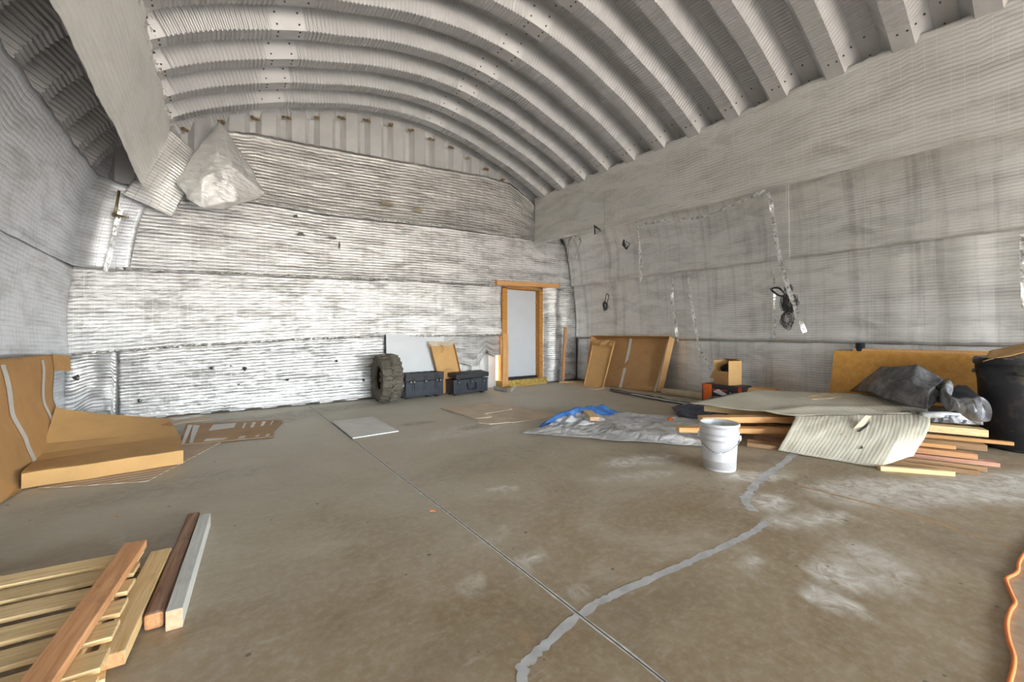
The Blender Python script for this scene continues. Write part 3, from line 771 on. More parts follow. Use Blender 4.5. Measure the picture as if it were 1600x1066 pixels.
for x in (.10, .40, .70):
    la = obj('latch', MB().box(*rbox(x - .025, x + .025, -.03, -.01, H - .09, H + .01)), M['blackp'], c2, world=False, bevel=.005)
    obj('latch_pin', MB().box(*rbox(x - .012, x + .012, -.034, -.029, H - .06, H - .045)), M['metal'], la, world=False)
hb = MB().tube(spline([(.30, -.01, .22), (.31, -.05, .12), (.36, -.055, .10), (.44, -.055, .10), (.49, -.05, .12), (.50, -.01, .22)], 4), .013, 8)
obj('front_handle', hb, M['blackp'], c2, world=False, smooth=True)
for y in (.03, D - .03):
    w_ = MB().lathe([(.004, -.02), (.034, -.02), (.034, .02), (.004, .02)], 16); w_.v = [(p[2] + .05, p[0] + y, p[1] + .034) for p in w_.v]
    obj('wheel', w_, M['blackp'], c2, world=False)
obj('foot', MB().box(*rbox(W - .12, W - .06, .02, D - .02, 0, .035)), M['blackp'], c2, world=False)

# white board leaning on the foil
mb = MB().prism([(2.56, 7.535, 1.175), (3.74, 7.535, 1.175), (3.74, 7.47, 0), (2.56, 7.47, 0)], (0, 1, .05), .018)
wb = tag(obj('white_board', mb, M['white_panel'], bevel=.002), 'large plain white board leaning on the end wall behind the cases', 'board')
obj('edge_strip', MB().prism([(2.545, 7.53, 1.178), (2.56, 7.53, 1.178), (2.56, 7.465, 0), (2.545, 7.465, 0)], (0, 1, .05), .022), M['dark'], wb)
# tall torn carton leaning behind the smaller case
cb = thing('cardboard_box', 'tall torn brown carton leaning behind the smaller black case', 'box', (3.8, 7.42, 0))
q = [(3.62, 7.40, .02), (4.12, 7.40, .02), (3.90, 7.45, .98), (3.38, 7.45, .99)]
obj('back_panel', MB().prism(q, (0, 1, .05), .010), M['card2'], cb)
for a, b in ((0, 3), (1, 2)):
    pa, pb = Vector(q[a]), Vector(q[b])
    obj('side_panel', MB().prism([pa, pb, pb + Vector((0, -.06, 0)), pa + Vector((0, -.06, 0))], (1, 0, 0), .006), M['card'], cb)
mb = MB().grid(quadfn((3.36, 7.39, .95), (3.86, 7.38, .94), (3.93, 7.46, 1.03), (3.37, 7.46, 1.04), .03, 2., 7.), 14, 5)
obj('torn_flap', mb, M['card_pale'], cb, solid=.006)
mb = MB(); arc = [Vector((lerp(3.56, 4.03, i / 12), 7.388, lerp(.37, .36, i / 12) + .14 * math.sin(PI * i / 12))) for i in range(13)]
mb.prism([Vector((3.60, 7.388, .03))] + arc + [Vector((4.10, 7.388, .03))], (0, -1, 0), .004)
obj('folded_flap', mb, M['card'], cb)
tw = MB().tube(spline([(3.58, 7.39, .97), (3.64, 7.37, .93), (3.63, 7.36, .86), (3.60, 7.36, .82)], 5), .006, 6)
obj('strap', tw, M['brown'], cb, smooth=True)
# bent angle irons on the floor
mb = MB()
for a, b in (((4.86, 7.36, .01), (4.83, 6.80, .01)), ((4.83, 6.80, .01), (5.33, 7.30, .01))):
    L, mw = frame(a, b); m3 = mw.to_3x3(); mid = (Vector(a) + Vector(b)) / 2
    mb.box(mid, (L, .07, .006), m3); mb.box(mid + m3 @ Vector((0, -.035, .032)), (L, .006, .07), m3)
tag(obj('metal_bracket', mb, plain('zinc_grey', (.55, .55, .53), .4, .2)), 'bent V of grey angle iron lying on the floor before the door', 'bracket')
# white panel lying on the joint
mb = MB().prism([at(519, 658.5, .02), at(583, 651, .02), at(623, 673, .02), at(551, 684, .02)], (0, 0, -1), .014)
tag(obj('floor_panel', mb, M['grey_panel'], bevel=.002), 'square pale panel lying flat on the floor over the slab joint', 'panel')
# flattened cartons in the middle of the floor
mb = MB().prism([at(748, 661), at(765, 663.5), at(796, 660.5), at(800, 661), at(840, 655.5), at(842, 656.5), at(873, 648), at(845, 643), at(800, 632), at(742, 650)], (0, 0, 1), .006)
tag(obj('flattened_cardboard', mb, M['card_pale']), 'wide flattened pale carton lying mid floor between cases and tarp', 'cardboard')
mb = MB().prism([at(688, 638.5, .008), at(742, 654.5, .008), at(768, 652, .008), at(758, 647, .008), at(800, 640, .008), at(765, 628, .008)], (0, 0, 1), .006)
tag(obj('flattened_cardboard', mb, M['card_pale']), 'smaller carton piece with slots on the near left of the flattened pale carton', 'cardboard')
# ------------------------------------------------------------------ right wall: leaning trays, cartons, roll
def tray(name, label, q, lip, mat, mat_lip, lips, tapes, loc):
    """q: bottom left, bottom right, top right, top left of the back panel"""
    t = thing(name, label, 'box', loc); q = [Vector(p) for p in q]
    n = (q[1] - q[0]).cross(q[3] - q[0]).normalized()
    if n.dot(-q[0]) < 0: n = -n
    obj('back_panel', MB().prism(q, -n, .010), mat, t)
    for a, b in lips:
        pa, pb = q[a], q[b]; e = (pb - pa).normalized(); out = e.cross(n).normalized() * .006
        obj('side_lip', MB().prism([pa, pb, pb + n * lip, pa + n * lip], out, .007), mat_lip, t)
    for u, wd in tapes:
        a0, a1 = q[0].lerp(q[1], u), q[3].lerp(q[2], u + .03); e = (q[1] - q[0]).normalized() * wd
        mb = MB()
        mb.grid(lambda s, v: tuple((a0.lerp(a1, v) + e * (s + .35 * math.sin(v * 2.4)) + n * .014)), 2, 12)
        obj('packing_tape', mb, M['tapew'], t)
    return t
bq = [(7.12, 6.75, .012), (7.24, 4.92, .012), (7.44, 4.78, 1.09), (7.42, 6.85, 1.09)]
bt = tray('cardboard_tray', 'large shallow brown cardboard tray leaning against the right wall', bq, .20, M['card_dk'], M['card'], ((0, 3), (1, 2), (3, 2)), ((.44, .07), (.90, .05)), (7.2, 5.8, 0))
sq = [(6.80, 6.62, .012), (6.86, 6.12, .012), (7.12, 6.02, 1.0), (7.10, 6.60, 1.02)]
st = tray('cardboard_tray', 'narrow tan cardboard tray propped inside the large brown tray', sq, .045, M['card2'], M['card'], ((0, 3), (1, 2)), (), (6.85, 6.4, 0))
mb = MB(); mb.grid(quadfn((7.04, 6.62, .92), (7.04, 6.02, .92), (7.12, 6.00, 1.04), (7.10, 6.62, 1.05), .05, 3., 8., .05, (-1, 0, 0)), 14, 6)
obj('crushed_flap', mb, M['card'], st, solid=.006)
mb = MB().tube([(7.15, 4.86, .065), (7.14, 4.4, .067), (7.12, 3.85, .065)], .062, 20)
for k in range(3):
    pts = [(7.12 + .001, 3.85, .065)]
rl = tag(obj('mat_roll', mb, plain('roll_beige', (.58, .50, .34), .8, 0, .12, 9), smooth=True, bevel=0), 'long beige roll lying on the floor along the right wall', 'roll')
mb = MB().tube(spline([(7.12, 3.846, .065 + .05), (7.165, 3.846, .07), (7.13, 3.846, .03), (7.085, 3.846, .06), (7.11, 3.846, .095), (7.14, 3.846, .07), (7.12, 3.846, .05)], 5), .004, 5)
obj('roll_end', mb, M['card_dk'], rl)
# printed carton, brown carton, open carton on top
def carton(name, label, c, size, rz, mat, open_top=False):
    t = thing(name, label, 'box', c); t.rotation_euler = (0, 0, rz); w, d, h = size
    obj('body', MB().box((0, 0, h / 2), (w, d, h)), mat, t, world=False, bevel=.004)
    return t
k1 = carton('printed_carton', 'orange, red and black printed carton beneath the open tan box', (6.84, 3.44, 0), (.34, .62, .36), 0., M['black_ink'])
xf = -.172
obj('orange_panel', MB().box((xf, .235, .19), (.006, .145, .33)), M['orange_ink'], k1, world=False)
obj('red_stripe', MB().box((xf, .11, .275), (.005, .40, .02)), M['red'], k1, world=False)
obj('red_stripe', MB().prism([(xf, .16, .06), (xf, -.22, .09), (xf, -.22, .05), (xf, .14, .02)], (-1, 0, 0), .004), M['red'], k1, world=False)
obj('logo_mark', MB().prism([(xf, .14, .24), (xf, .05, .29), (xf, -.03, .25), (xf, -.10, .22), (xf, -.02, .19), (xf, .06, .21)], (-1, 0, 0), .004), M['white_ink'], k1, world=False)
for k in range(6): obj('print_mark', MB().box((xf, -.14 - .022 * k, .24 - .012 * (k % 3)), (.005, .012, .035)), M['white_ink'], k1, world=False)
obj('red_edge', MB().box((-.10, .312, .18), (.2, .005, .36)), plain('carton_maroon', (.15, .03, .03), .6), k1, world=False)
obj('red_edge', MB().box((-.172, -.29, .18), (.005, .05, .35)), M['red'], k1, world=False)
k2 = carton('cardboard_box', 'plain brown carton sagging behind the printed carton', (7.10, 3.02, 0), (.30, .44, .33), .25, M['card'])
obj('flap', MB().grid(quadfn((-.15, -.22, .33), (-.15, .22, .335), (-.24, .2, .25), (-.24, -.2, .24), .01, 1., 9.), 6, 4), M['card2'], k2, world=False, solid=.005)
k3 = thing('cardboard_box', 'open tan carton of dark cables on top of the printed carton', 'box', (6.86, 3.44, .362)); k3.rotation_euler = (0, 0, math.radians(-17))
w, d, h, tk = .27, .30, .39, .006
obj('base', MB().box((0, 0, .004), (w, d, .008)), M['card2'], k3, world=False)
obj('side_panel', MB().box((w/2, 0, h/2), (tk, d, h)), M['card2'], k3, world=False)
obj('side_panel', MB().box((0, -d/2, h/2), (w, tk, h)), M['card2'], k3, world=False)
obj('side_panel', MB().box((0, d/2, h/2), (w, tk, h)), M['card2'], k3, world=False)
obj('side_panel', MB().box((-w/2, 0, h*.28), (tk, d, h*.56)), M['card'], k3, world=False)
obj('flap', MB().prism([(-w/2 - .006, -d/2 + .01, h*.56), (-w/2 - .006, d/2 - .005, h*.56), (-w/2 - .06, d/2 + .03, h*.24), (-w/2 - .05, -d/2 + .02, h*.22)], (-1, 0, .2), .006), M['card_dk'], k3, world=False)
obj('flap', MB().prism([(w/2, -d/2, h), (w/2, d/2, h), (w/2 - .10, d/2 - .02, h + .02), (w/2 - .10, -d/2 + .02, h + .025)], (0, 0, 1), .006), M['card_dk'], k3, world=False)
cm = MB()
for k in range(7):
    a = rnd.random() * 6; c = (6.86 + rnd.uniform(-.07, .07), 3.44 + rnd.uniform(-.07, .07), .56 + rnd.uniform(-.03, .06)); r = rnd.uniform(.03, .055); tl = rnd.uniform(-.8, .8)
    cm.tube([(c[0] + r * math.cos(t) * math.cos(a), c[1] + r * math.cos(t) * math.sin(a), c[2] + r * math.sin(t) * math.cos(tl) + .01 * t) for t in [i * .5 for i in range(26)]], .008, 6)
cm.box((6.86, 3.44, .46), (.2, .22, .15))
tag(obj('cable_coil', cm, M['wire'], smooth=True), 'tangle of black cables inside the open tan carton', 'cable')

# rolled sheet edge on the floor
def ribbon(pts, w, seed, nrm, jag=.25, lift=None, nn=6):
    P = spline(pts, nn); vs = []; uv = []; nrm = Vector(nrm)
    for i, p in enumerate(P):
        d = (P[min(i+1, len(P)-1)] - P[max(0, i-1)]).normalized(); a = d.cross(nrm).normalized()
        tw = 1.3 * nz(i * .23, seed) ; a = (Matrix.Rotation(tw, 3, d) @ a)
        wd = w / 2 * (1 + jag * 2 * nz(i * .5, seed + 3)); q, r = p + a * wd, p - a * wd
        m_ = (q + r) / 2 + nrm * .006 * nz(i * .7, seed + 6)
        vs += [tuple(q), tuple(m_), tuple(r)]
    m = MB(); return m.add(vs, [f for i in range(len(P) - 1) for f in ((3*i, 3*i+1, 3*i+4, 3*i+3), (3*i+1, 3*i+2, 3*i+5, 3*i+4))])
mb = MB()
mb.grid(lambda u, v: (lerp(6.62, 6.36, u) + (.16 * v - .05) + .03 * nz(u * 6, 1), lerp(5.70, 3.75, u), .012 + .05 * math.sin(PI * v) * (.5 + .7 * abs(nz(u * 7, v * 2, 3))) + .015 * (1 - u)), 40, 6)
ps = tag(obj('plastic_sheet', mb, M['tarp_black'], smooth=True, solid=.004), 'narrow black rolled plastic sheet edge trailing across the floor to the mat', 'plastic sheet')
mb = MB(); mb.grid(lambda u, v: (lerp(6.50, 6.29, u) + .05 * v, lerp(5.15, 3.75, u), .03 + .012 * math.sin(PI * v) + .006 * nz(u * 9, 2)), 30, 2)
obj('white_hem', mb, M['white_panel'], ps, solid=.003, smooth=True)

# ------------------------------------------------------------------ tarps on the floor
A, B, Cc, D = (2.96, 3.90), (4.22, 2.22), (5.62, 3.15), (4.55, 4.36)
def fn(u, v):
    x = lerp(lerp(A[0], B[0], u), lerp(D[0], Cc[0], u), v); y = lerp(lerp(A[1], B[1], u), lerp(D[1], Cc[1], u), v)
    x += .06 * nz(u * 5, v * 3, 2.); y += .06 * nz(u * 5, v * 3, 5.)
    e = sstep(0, .12, min(u, v, 1 - u, 1 - v))
    r = abs(nz(x * 2.6 + y, (y - x) * .8, 1.)); r2 = abs(nz(x * 6, y * 5, 3.))
    z = .012 + e * (.13 * max(0, .4 - r) + .022 * max(0, .35 - r2) + .02 * max(0, .3 - abs(nz(x * 3 + 2 * y, x - y, 9.)))) + .008
    return (x, y, z)
mb = MB(); mb.grid(fn, 110, 90)
tg = tag(obj('tarp', mb, M['tarp_grey'], smooth=True, solid=.003), 'crumpled silver-grey tarp spread on the floor left of the white bucket', 'tarp')
def fn(u, v):
    p = Vector((3.28, 3.98, .01)).lerp(Vector((4.95, 3.95, .01)), u); q = Vector((3.30, 4.02, .01)).lerp(Vector((5.0, 4.30, .01)), u)
    c = p.lerp(q, v); c.z = .012 + .17 * math.sin(PI * min(1, u * 1.05)) ** .7 * math.sin(PI * lerp(.08, .92, v)) * (1 + .5 * nz(u * 7, v * 2, 5)) + .012 * nz(u * 18, v * 6)
    return tuple(c)
mb = MB(); mb.grid(fn, 46, 14); o = obj('blue_fold', mb, M['tarp_blue'], tg, smooth=True, solid=.003); o['label'] = 'blue underside folded back along the tarp edge'
def fn(u, v):
    p = Vector((3.22, 3.80, .02)).lerp(Vector((4.45, 3.55, .02)), u); q = Vector((3.38, 4.02, .03)).lerp(Vector((4.5, 4.05, .03)), u)
    c = p.lerp(q, v); c.z = .03 + .09 * max(0, math.sin(v * PI * .55 + .2)) * math.sin(PI * u) * (.7 + nz(u * 9, v * 4, 2)) + .02 * nz(u * 14, v * 9, 8); return tuple(c)
mb = MB(); mb.grid(fn, 40, 14); obj('silver_fold', mb, plain('tarp_pale', (.62, .63, .65), .35, 0, .15, 8, .3), tg, smooth=True, solid=.003)
def fn(u, v):
    p = Vector((5.25, 3.30, .02)).lerp(Vector((5.35, 2.75, .02)), u); q = Vector((5.75, 3.75, .03)).lerp(Vector((6.25, 2.95, .30)), u); c = p.lerp(q, v)
    c.z += .02 + .05 * abs(nz(u * 4, v * 4, 7.)); return tuple(c)
mb = MB(); mb.grid(fn, 24, 24)
tag(obj('tarp', mb, M['tarp_navy'], smooth=True, solid=.004), 'dark navy tarp bunched under the tip of the beige mat', 'tarp')
board('wood_block', 'short sawn timber offcut lying on the silver-grey tarp', (3.90, 3.62, .115), (4.14, 3.98, .125), .12, .05, M['pine'], end=M['endgrain'])
mb = MB().add([(0, -.05, 0), (.06, -.02, 0), (.05, .05, 0), (-.03, .06, 0), (-.06, 0, .0), (.01, 0, .05), (.0, .03, .04)], [(0, 1, 5), (1, 2, 5), (2, 6, 5), (2, 3, 6), (3, 4, 6), (4, 5, 6), (4, 0, 5), (0, 4, 3, 2, 1)])
o = obj('orange_scrap', mb, M['orange_bit']); o.location = at(1048, 656, .05) - Vector((0, 0, .012)); tag(o, 'crumpled orange scrap lying on the tarp behind the bucket', 'scrap')
for (x, y), lb, s_ in (((676, 799), 'bright orange scrap on bare concrete left of the slab joint', 1.), ((181, 808), 'tiny orange scrap on the floor beyond the pallet boards', .6)):
    mb = MB().add([(-.02*s_, -.008*s_, 0), (.024*s_, -.01*s_, 0), (.02*s_, .008*s_, 0), (-.018*s_, .01*s_, 0), (-.012*s_, 0, .008*s_), (.014*s_, .001, .007*s_)], [(0, 1, 5, 4), (1, 2, 5), (2, 3, 4, 5), (3, 0, 4), (0, 3, 2, 1)])
    o = obj('orange_scrap', mb, M['orange_bit']); o.location = at(x, y); o.rotation_euler = (0, 0, -.5); tag(o, lb, 'scrap')

M['handle_wire'] = plain('handle_wire', (.22, .22, .23), .4, .3)
# ------------------------------------------------------------------ white bucket
bp = (at(1127, 737) + Vector((.08, .06, 0)))
bk = thing('bucket', 'white plastic bucket with a wire handle standing beside the tarp', 'bucket', bp)
mb = MB().lathe([(.004, .0), (.130, .0), (.1325, .006), (.134, .03), (.1375, .10), (.1415, .18), (.1445, .24), (.146, .268), (.158, .272), (.160, .280), (.149, .286), (.150, .318), (.160, .320), (.162, .330), (.151, .336), (.152, .378), (.163, .382), (.165, .405), (.160, .410), (.148, .408), (.145, .38), (.135, .02), (.004, .016)], 56)
obj('body', mb, M['white_pl'], bk, world=False, smooth=True, bevel=0)
va = math.atan2(-bp.y, -bp.x)
def rim(a, r, z): return Vector((r * math.cos(a), r * math.sin(a), z))
pts = []
for k in range(17):
    t = k / 16; a = va + lerp(1.45, -1.45, t) - .05; s_ = abs(t - .5) * 2
    pts.append(rim(a, .166 + .004 * (1 - s_), .29 - .125 * (1 - s_ ** 1.15)))
obj('wire_handle', MB().tube(spline(pts, 3), .0036, 6), M['handle_wire'], bk, world=False, smooth=True)
obj('handle_grip', MB().tube([pts[k] for k in (7, 8, 9)], .006, 10), M['white_pl'], bk, world=False, smooth=True)
for a in (va + 1.40, va - 1.50):
    e = MB().box((0, 0, 0), (.03, .035, .045)); m_ = Matrix.Rotation(a, 3, 'Z'); e.v = [tuple(m_ @ (Vector(p) + Vector((.158, 0, .29)))) for p in e.v]
    obj('handle_ear', e, M['white_pl'], bk, world=False, bevel=.006)

# ------------------------------------------------------------------ lumber pile
dv = Vector((-.38, .925, 0)).normalized()
def pile(label, px, py, z, L, w, th, mat, end=None, side=0., dz=0., name='lumber_board', dirv=None):
    d = dirv or dv; p = at(px, py, z - th / 2)      # nearest end, lower edge of its face
    sd = Vector((d.y, -d.x, 0)); sd = sd if sd.x > 0 else -sd
    c = p + sd * (w / 2); c.z = z
    e = c + d * L; e.z += dz
    return board(name, label, c, e, w, th, mat, group='boards of the lumber pile', end=end)
pile('pale yellow batten at the very front of the lumber pile, under the mat corner', 1493, 745, .021, .52, .05, .04, M['pine'], M['pine'], dirv=Vector((-.62, .78, 0)).normalized())
pile('dull brown batten on the floor, just behind the front yellow batten of the pile', 1531, 744, .022, 1.7, .06, .04, M['brown'], M['brown'])
pile('brown square-edged batten third from the front on the floor of the pile', 1543, 738, .022, 1.8, .05, .04, M['brown'], M['brown'])
pile('short pinkish board sticking out lowest at the right end of the pile', 1563, 731, .02, 1.9, .12, .038, M['pink'], M['pink'])
pile('reddish two-by-four with a pale cut end in the lumber pile', 1528, 719, .075, 2.0, .09, .05, M['cedar'], M['white_ink'])
pile('short orange batten stopping early above the reddish board', 1494, 703, .13, 1.6, .06, .035, M['pine_or'], M['pine'])
pile('wide dark rough plank low in the lumber pile', 1543, 706, .125, 2.1, .20, .06, M['brown'], M['redwood'])
pile('thin orange batten reaching farthest right, towards the bin', 1585, 697, .172, 2.5, .05, .032, M['pine_or'], M['pine'])
pile('thick weathered plank on top of the lumber pile', 1528, 682, .225, 2.45, .14, .07, M['pine_old'], M['pine_old'])
pile('weathered rough-edged plank behind the thick top plank', 1545, 684, .205, 2.3, .15, .07, M['pine_old'], M['brown'], dirv=Vector((-.36, .93, 0)).normalized())
a, b = at(1056, 671, .13), at(1300, 681, .10); 
board('lumber_board', 'long plank with a chipped end sticking out left, behind the bucket rim', a + Vector((.03, 0, 0)), Vector((5.80, 1.30, .14)), .12, .055, M['pine_or'], group='boards of the lumber pile', end=M['pine'])
a = at(1090, 656, .215)
board('lumber_board', 'upper tan plank sticking out left under the beige mat', a + Vector((.05, 0, 0)), Vector((6.05, 1.35, .25)), .14, .065, M['pine_or'], group='boards of the lumber pile', end=M['pine'])
for k, (x, z) in enumerate(((5.55, .11), (5.95, .12), (6.35, .12))):
    pass

# ------------------------------------------------------------------ beige corrugated mat over the pile
tip, bl, br, rr, rl_ = Vector((4.98, 2.98, .30)), Vector((6.2, 2.72, .40)), Vector((7.28, 1.25, .40)), Vector((6.22, .97, .345)), Vector((5.06, 1.82, .315))
def fn(u, v):
    f = rl_.lerp(rr, u); bkp = tip.lerp(bl, clamp(u / .35)) if u < .35 else bl.lerp(br, (u - .35) / .65)
    p = f.lerp(bkp, v); p.z += .010 * nz(p.x * 3, p.y * 3, 2.) + .02 * math.exp(-((v - .25) / .08) ** 2) - .015 * math.sin(PI * clamp(u * 1.2)) * (1 - v) * .5
    p.x += .02 * nz(u * 9, v * 2); p.y += .02 * nz(u * 9, v * 2, 4)
    return tuple(p)
mb = MB(); mb.grid(fn, 60, 30, lambda u, v: (u * 1.35, v * 1.2))
mt = tag(obj('carpet_mat', mb, M['carpet'], smooth=True, solid=.009), 'large beige ribbed mat thrown over the lumber pile, with a torn hanging corner', 'mat')
def fn(u, v):
    top = rl_.lerp(rr, u); b0, b1 = at(1215, 704, .012), at(1378, 731, .012); b2 = at(1424, 722, .03)
    bot = b0.lerp(b1, clamp(u / .8)) if u < .8 else b1.lerp(b2, (u - .8) / .2)
    if u > .72: bot = bot.lerp(top, .10 * sstep(.72, 1, u) * (1 + .6 * nz(u * 60, 2)))
    w = v * v * (3 - 2 * v) * .35 + v * .65
    p = bot.lerp(top, v); p += Vector((-.055, -.05, .05)) * math.sin(PI * v) * 1.1
    p.z += .004 * nz(u * 20, v * 5); p += Vector((.012, .012, 0)) * nz(u * 7, v * 4, 3.)
    if v > .985: p.z -= .001
    return tuple(p)
mb = MB(); mb.grid(fn, 60, 26, lambda u, v: (u * 1.35, v * .5 - .5))
obj('hanging_corner', mb, M['carpet'], mt, smooth=True, solid=.009)
DR = fn
def on_drape(u, v, k=.006):
    p = Vector(DR(u, v)); du = Vector(DR(u + .01, v)) - p; dq = Vector(DR(u, v + .01)) - p; n = du.cross(dq).normalized()
    if n.z < 0: n = -n
    return p + n * k
obj('tear', MB().prism([on_drape(*q) for q in ((.50, .50), (.53, .62), (.575, .76), (.555, .60), (.525, .50))], (-.6, -.5, .6), .003), M['dark'], mt)
obj('tear_flap', MB().prism([on_drape(.47, .55, .01), on_drape(.53, .78, .06), on_drape(.575, .78, .05), on_drape(.53, .62, .01)], (-.6, -.5, .6), .005), M['card_pale'], mt)
obj('tear', MB().prism([on_drape(*q) for q in ((.58, .20), (.595, .26), (.61, .21))], (-.6, -.5, .6), .003), M['dark'], mt)
obj('tear', MB().prism([on_drape(*q) for q in ((.40, .44), (.42, .45), (.44, .43), (.42, .42))], (-.6, -.5, .6), .003), M['card_pale'], mt)
for q, r_, lb in (((( 1262, 620, .43), (1285, 616, .43), (1305, 615, .42)), .008, 'thicker of two brown sticks lying on top of the beige mat'), (((1268, 624, .42), (1300, 622, .42), (1312, 617, .42)), .006, 'thinner, nearer brown stick lying on top of the beige mat')):
    tag(obj('twig', MB().tube(spline([at(*p) for p in q], 4), r_, 6), M['brown'], smooth=True), lb, 'stick', 'sticks on the mat')

# ------------------------------------------------------------------ plywood, plastic sheets, pipe, bin
mb = MB().prism([(7.12, 2.16, .012), (7.12, -.28, .012), (7.36, -.30, .945), (7.36, 2.14, .945)], (1, 0, .2), .018)
tag(obj('plywood_sheet', mb, M['ply'], bevel=.002), 'amber varnished plywood sheet leaning on the right wall behind the mat', 'plywood')
mb = MB().prism([(7.18, 1.95, .012), (7.18, -.4, .012), (7.395, -.42, .985), (7.395, 1.93, .985)], (1, 0, .2), .012)
tag(obj('plywood_sheet', mb, M['pine_or'], bevel=.002), 'second plywood sheet mostly hidden behind the amber one', 'plywood')
mb = MB().tube([(7.40, 1.86, .02), (7.44, 1.86, 1.06)], .055, 20)
tag(obj('pipe', mb, M['blackp'], smooth=True), 'black pipe end poking up behind the plywood sheets', 'pipe')
def crumple(name, label, cat, base, pts, faces, mat, sub=3, disp=.03, s=4.):
    mb = MB().add(pts, faces, [(p[0], p[1]) for p in pts]); o = obj(name, mb, mat, smooth=True)
    m_ = o.modifiers.new('s', 'SUBSURF'); m_.subdivision_type = 'SIMPLE'; m_.levels = m_.render_levels = sub
    tx = bpy.data.textures.new(name, 'CLOUDS'); tx.noise_scale = .16; tx.noise_depth = 3; tx.noise_basis = 'VORONOI_F2_F1'
    d_ = o.modifiers.new('d', 'DISPLACE'); d_.texture = tx; d_.strength = disp; d_.texture_coords = 'GLOBAL'; d_.mid_level = .3
    return tag(o, label, cat)
def Q(x, y, z=None, X=None, Y=None): return at(x, y, z) if z is not None else atX(x, y, X)
# black plastic bundle: low front outline, shoulders, crest, back outline
v = [Q(1360, 612, X=6.62), Q(1376, 622, X=6.40), Q(1412, 634, X=6.16), Q(1448, 641, X=5.98), Q(1470, 622, X=6.25), Q(1484, 606, X=6.5),
     Q(1366, 590, X=6.72), Q(1395, 592, X=6.42), Q(1425, 600, X=6.22), Q(1452, 612, X=6.10), Q(1474, 592, X=6.40), Q(1478, 600, X=6.55),
     Q(1376, 572, X=6.85), Q(1400, 573, X=6.7), Q(1433, 569, X=6.6), Q(1456, 580, X=6.62), 
     Vector((7.1, 1.9, .40)), Vector((7.08, 1.3, .40)), Vector((6.95, 1.1, .40))]
f = [(0, 1, 7, 6), (1, 2, 8, 7), (2, 3, 9, 8), (3, 4, 10, 9), (4, 5, 11, 10), (6, 7, 13, 12), (7, 8, 14, 13), (8, 9, 15, 14), (9, 10, 15), (10, 11, 15),
     (0, 6, 12, 16), (12, 13, 14, 17, 16), (14, 15, 17), (15, 11, 18, 17), (11, 5, 18), (0, 16, 17, 18, 5, 4, 3, 2, 1)]
crumple('plastic_bundle', 'bulky black plastic sheet bundled on top of the beige mat', 'plastic sheet', None, v, f, M['tarp_black'])
def fn(u, v):
    c = spline([Q(1482, 604, X=6.45), Q(1476, 622, X=6.15), Q(1490, 632, X=6.0), Q(1515, 638, X=5.95), Q(1540, 642, X=5.95)], 8)
    p = c[min(len(c) - 1, int(u * (len(c) - 1)))]; r = .085 + .02 * math.sin(u * 9); a = 2 * PI * v
    return (p.x + .10 * math.cos(a) * (1 + .3 * nz(u * 5, math.cos(a), math.sin(a))), p.y + .05 * math.cos(a), p.z + r * math.sin(a) * (1 + .5 * nz(u * 6, math.cos(a) * 1.5, math.sin(a))))
mb = MB(); mb.grid(fn, 40, 18)
tag(obj('plastic_sheet', mb, M['tarp_silver'], smooth=True), 'twisted shiny grey plastic trailing right from the black bundle', 'plastic sheet')
v = [Q(1484, 632, X=6.3), Q(1516, 640, X=6.15), Q(1548, 642, X=6.2), Q(1490, 612, X=6.4), Q(1515, 616, X=6.35), Q(1546, 630, X=6.35), Q(1497, 601, X=6.6), Q(1510, 602, X=6.6), Q(1530, 618, X=6.6),
     Vector((6.85, 1.1, .40)), Vector((6.8, .82, .38))]
f = [(0, 1, 4, 3), (1, 2, 5, 4), (3, 4, 7, 6), (4, 5, 8, 7), (0, 3, 6, 9), (6, 7, 8, 10, 9), (8, 5, 2, 10), (0, 9, 10, 2, 1)]
crumple('plastic_bag', 'small dull black bag slumped between the plastic bundle and the bin', 'bag', None, v, f, M['blackp'], 2, .02)
mb = MB().tube([at(1436, 651, .345) + Vector((.15, 0, 0)), at(1475, 651, .34) + Vector((.15, 0, 0)), at(1512, 655, .33) + Vector((.12, 0, 0))], .034, 14)
tag(obj('plastic_roll', mb, plain('white_roll', (.6, .6, .6), .4, 0, .2, 14, .3), smooth=True), 'small whitish roll at the right end of the mat, on the planks', 'roll')
def fn(u, v):
    p = Vector((6.02, 1.16, 0)).lerp(Vector((6.35, .60, 0)), u).lerp(Vector((6.85, 1.2, 0)).lerp(Vector((7.0, .78, 0)), u), clamp((v - .3) / .7))
    p.z = (.262 + .085 * sstep(0, .3, v)) + .015 * nz(p.x * 7, p.y * 7, v * 3); p.x += .03 * nz(u * 6, v * 6, 3); return tuple(p)
mb = MB(); mb.grid(fn, 30, 20)
tag(obj('plastic_sheet', mb, M['tarp_black'], smooth=True, solid=.004), 'flattened dark plastic sheet squashed between the planks and the black bundle', 'plastic sheet')
# bin
cn = thing('rubbish_bin', 'tall mud-splashed black bin standing at the right edge by the plywood', 'bin', (6.80, .37, 0))
mb = MB().lathe([(.004, 0), (.265, 0), (.275, .02), (.315, .72), (.325, .74), (.330, .78), (.335, .80), (.335, .87), (.348, .875), (.352, .90), (.352, .93), (.340, .935), (.330, .92), (.322, .75), (.29, .03), (.004, .03)], 56)
obj('body', mb, M['can'], cn, world=False, smooth=True)
for k in range(4):
    a = math.atan2(-.37, -6.8) + k * PI / 2 + .1
    h_ = MB().tube([rim(a + t * .28, .345, .80 - .012 * (1 - t * t)) for t in (-1, -.6, 0, .6, 1)], .014, 8); obj('handle', h_, M['can'], cn, world=False, smooth=True)
mb = MB().lathe([(.30, .86), (.338, .945), (.346, .95), (.350, .90)], 40); mb.v = [(p[0], p[1], p[2] + .02 * nz(p[0] * 9, p[1] * 9)) for p in mb.v]
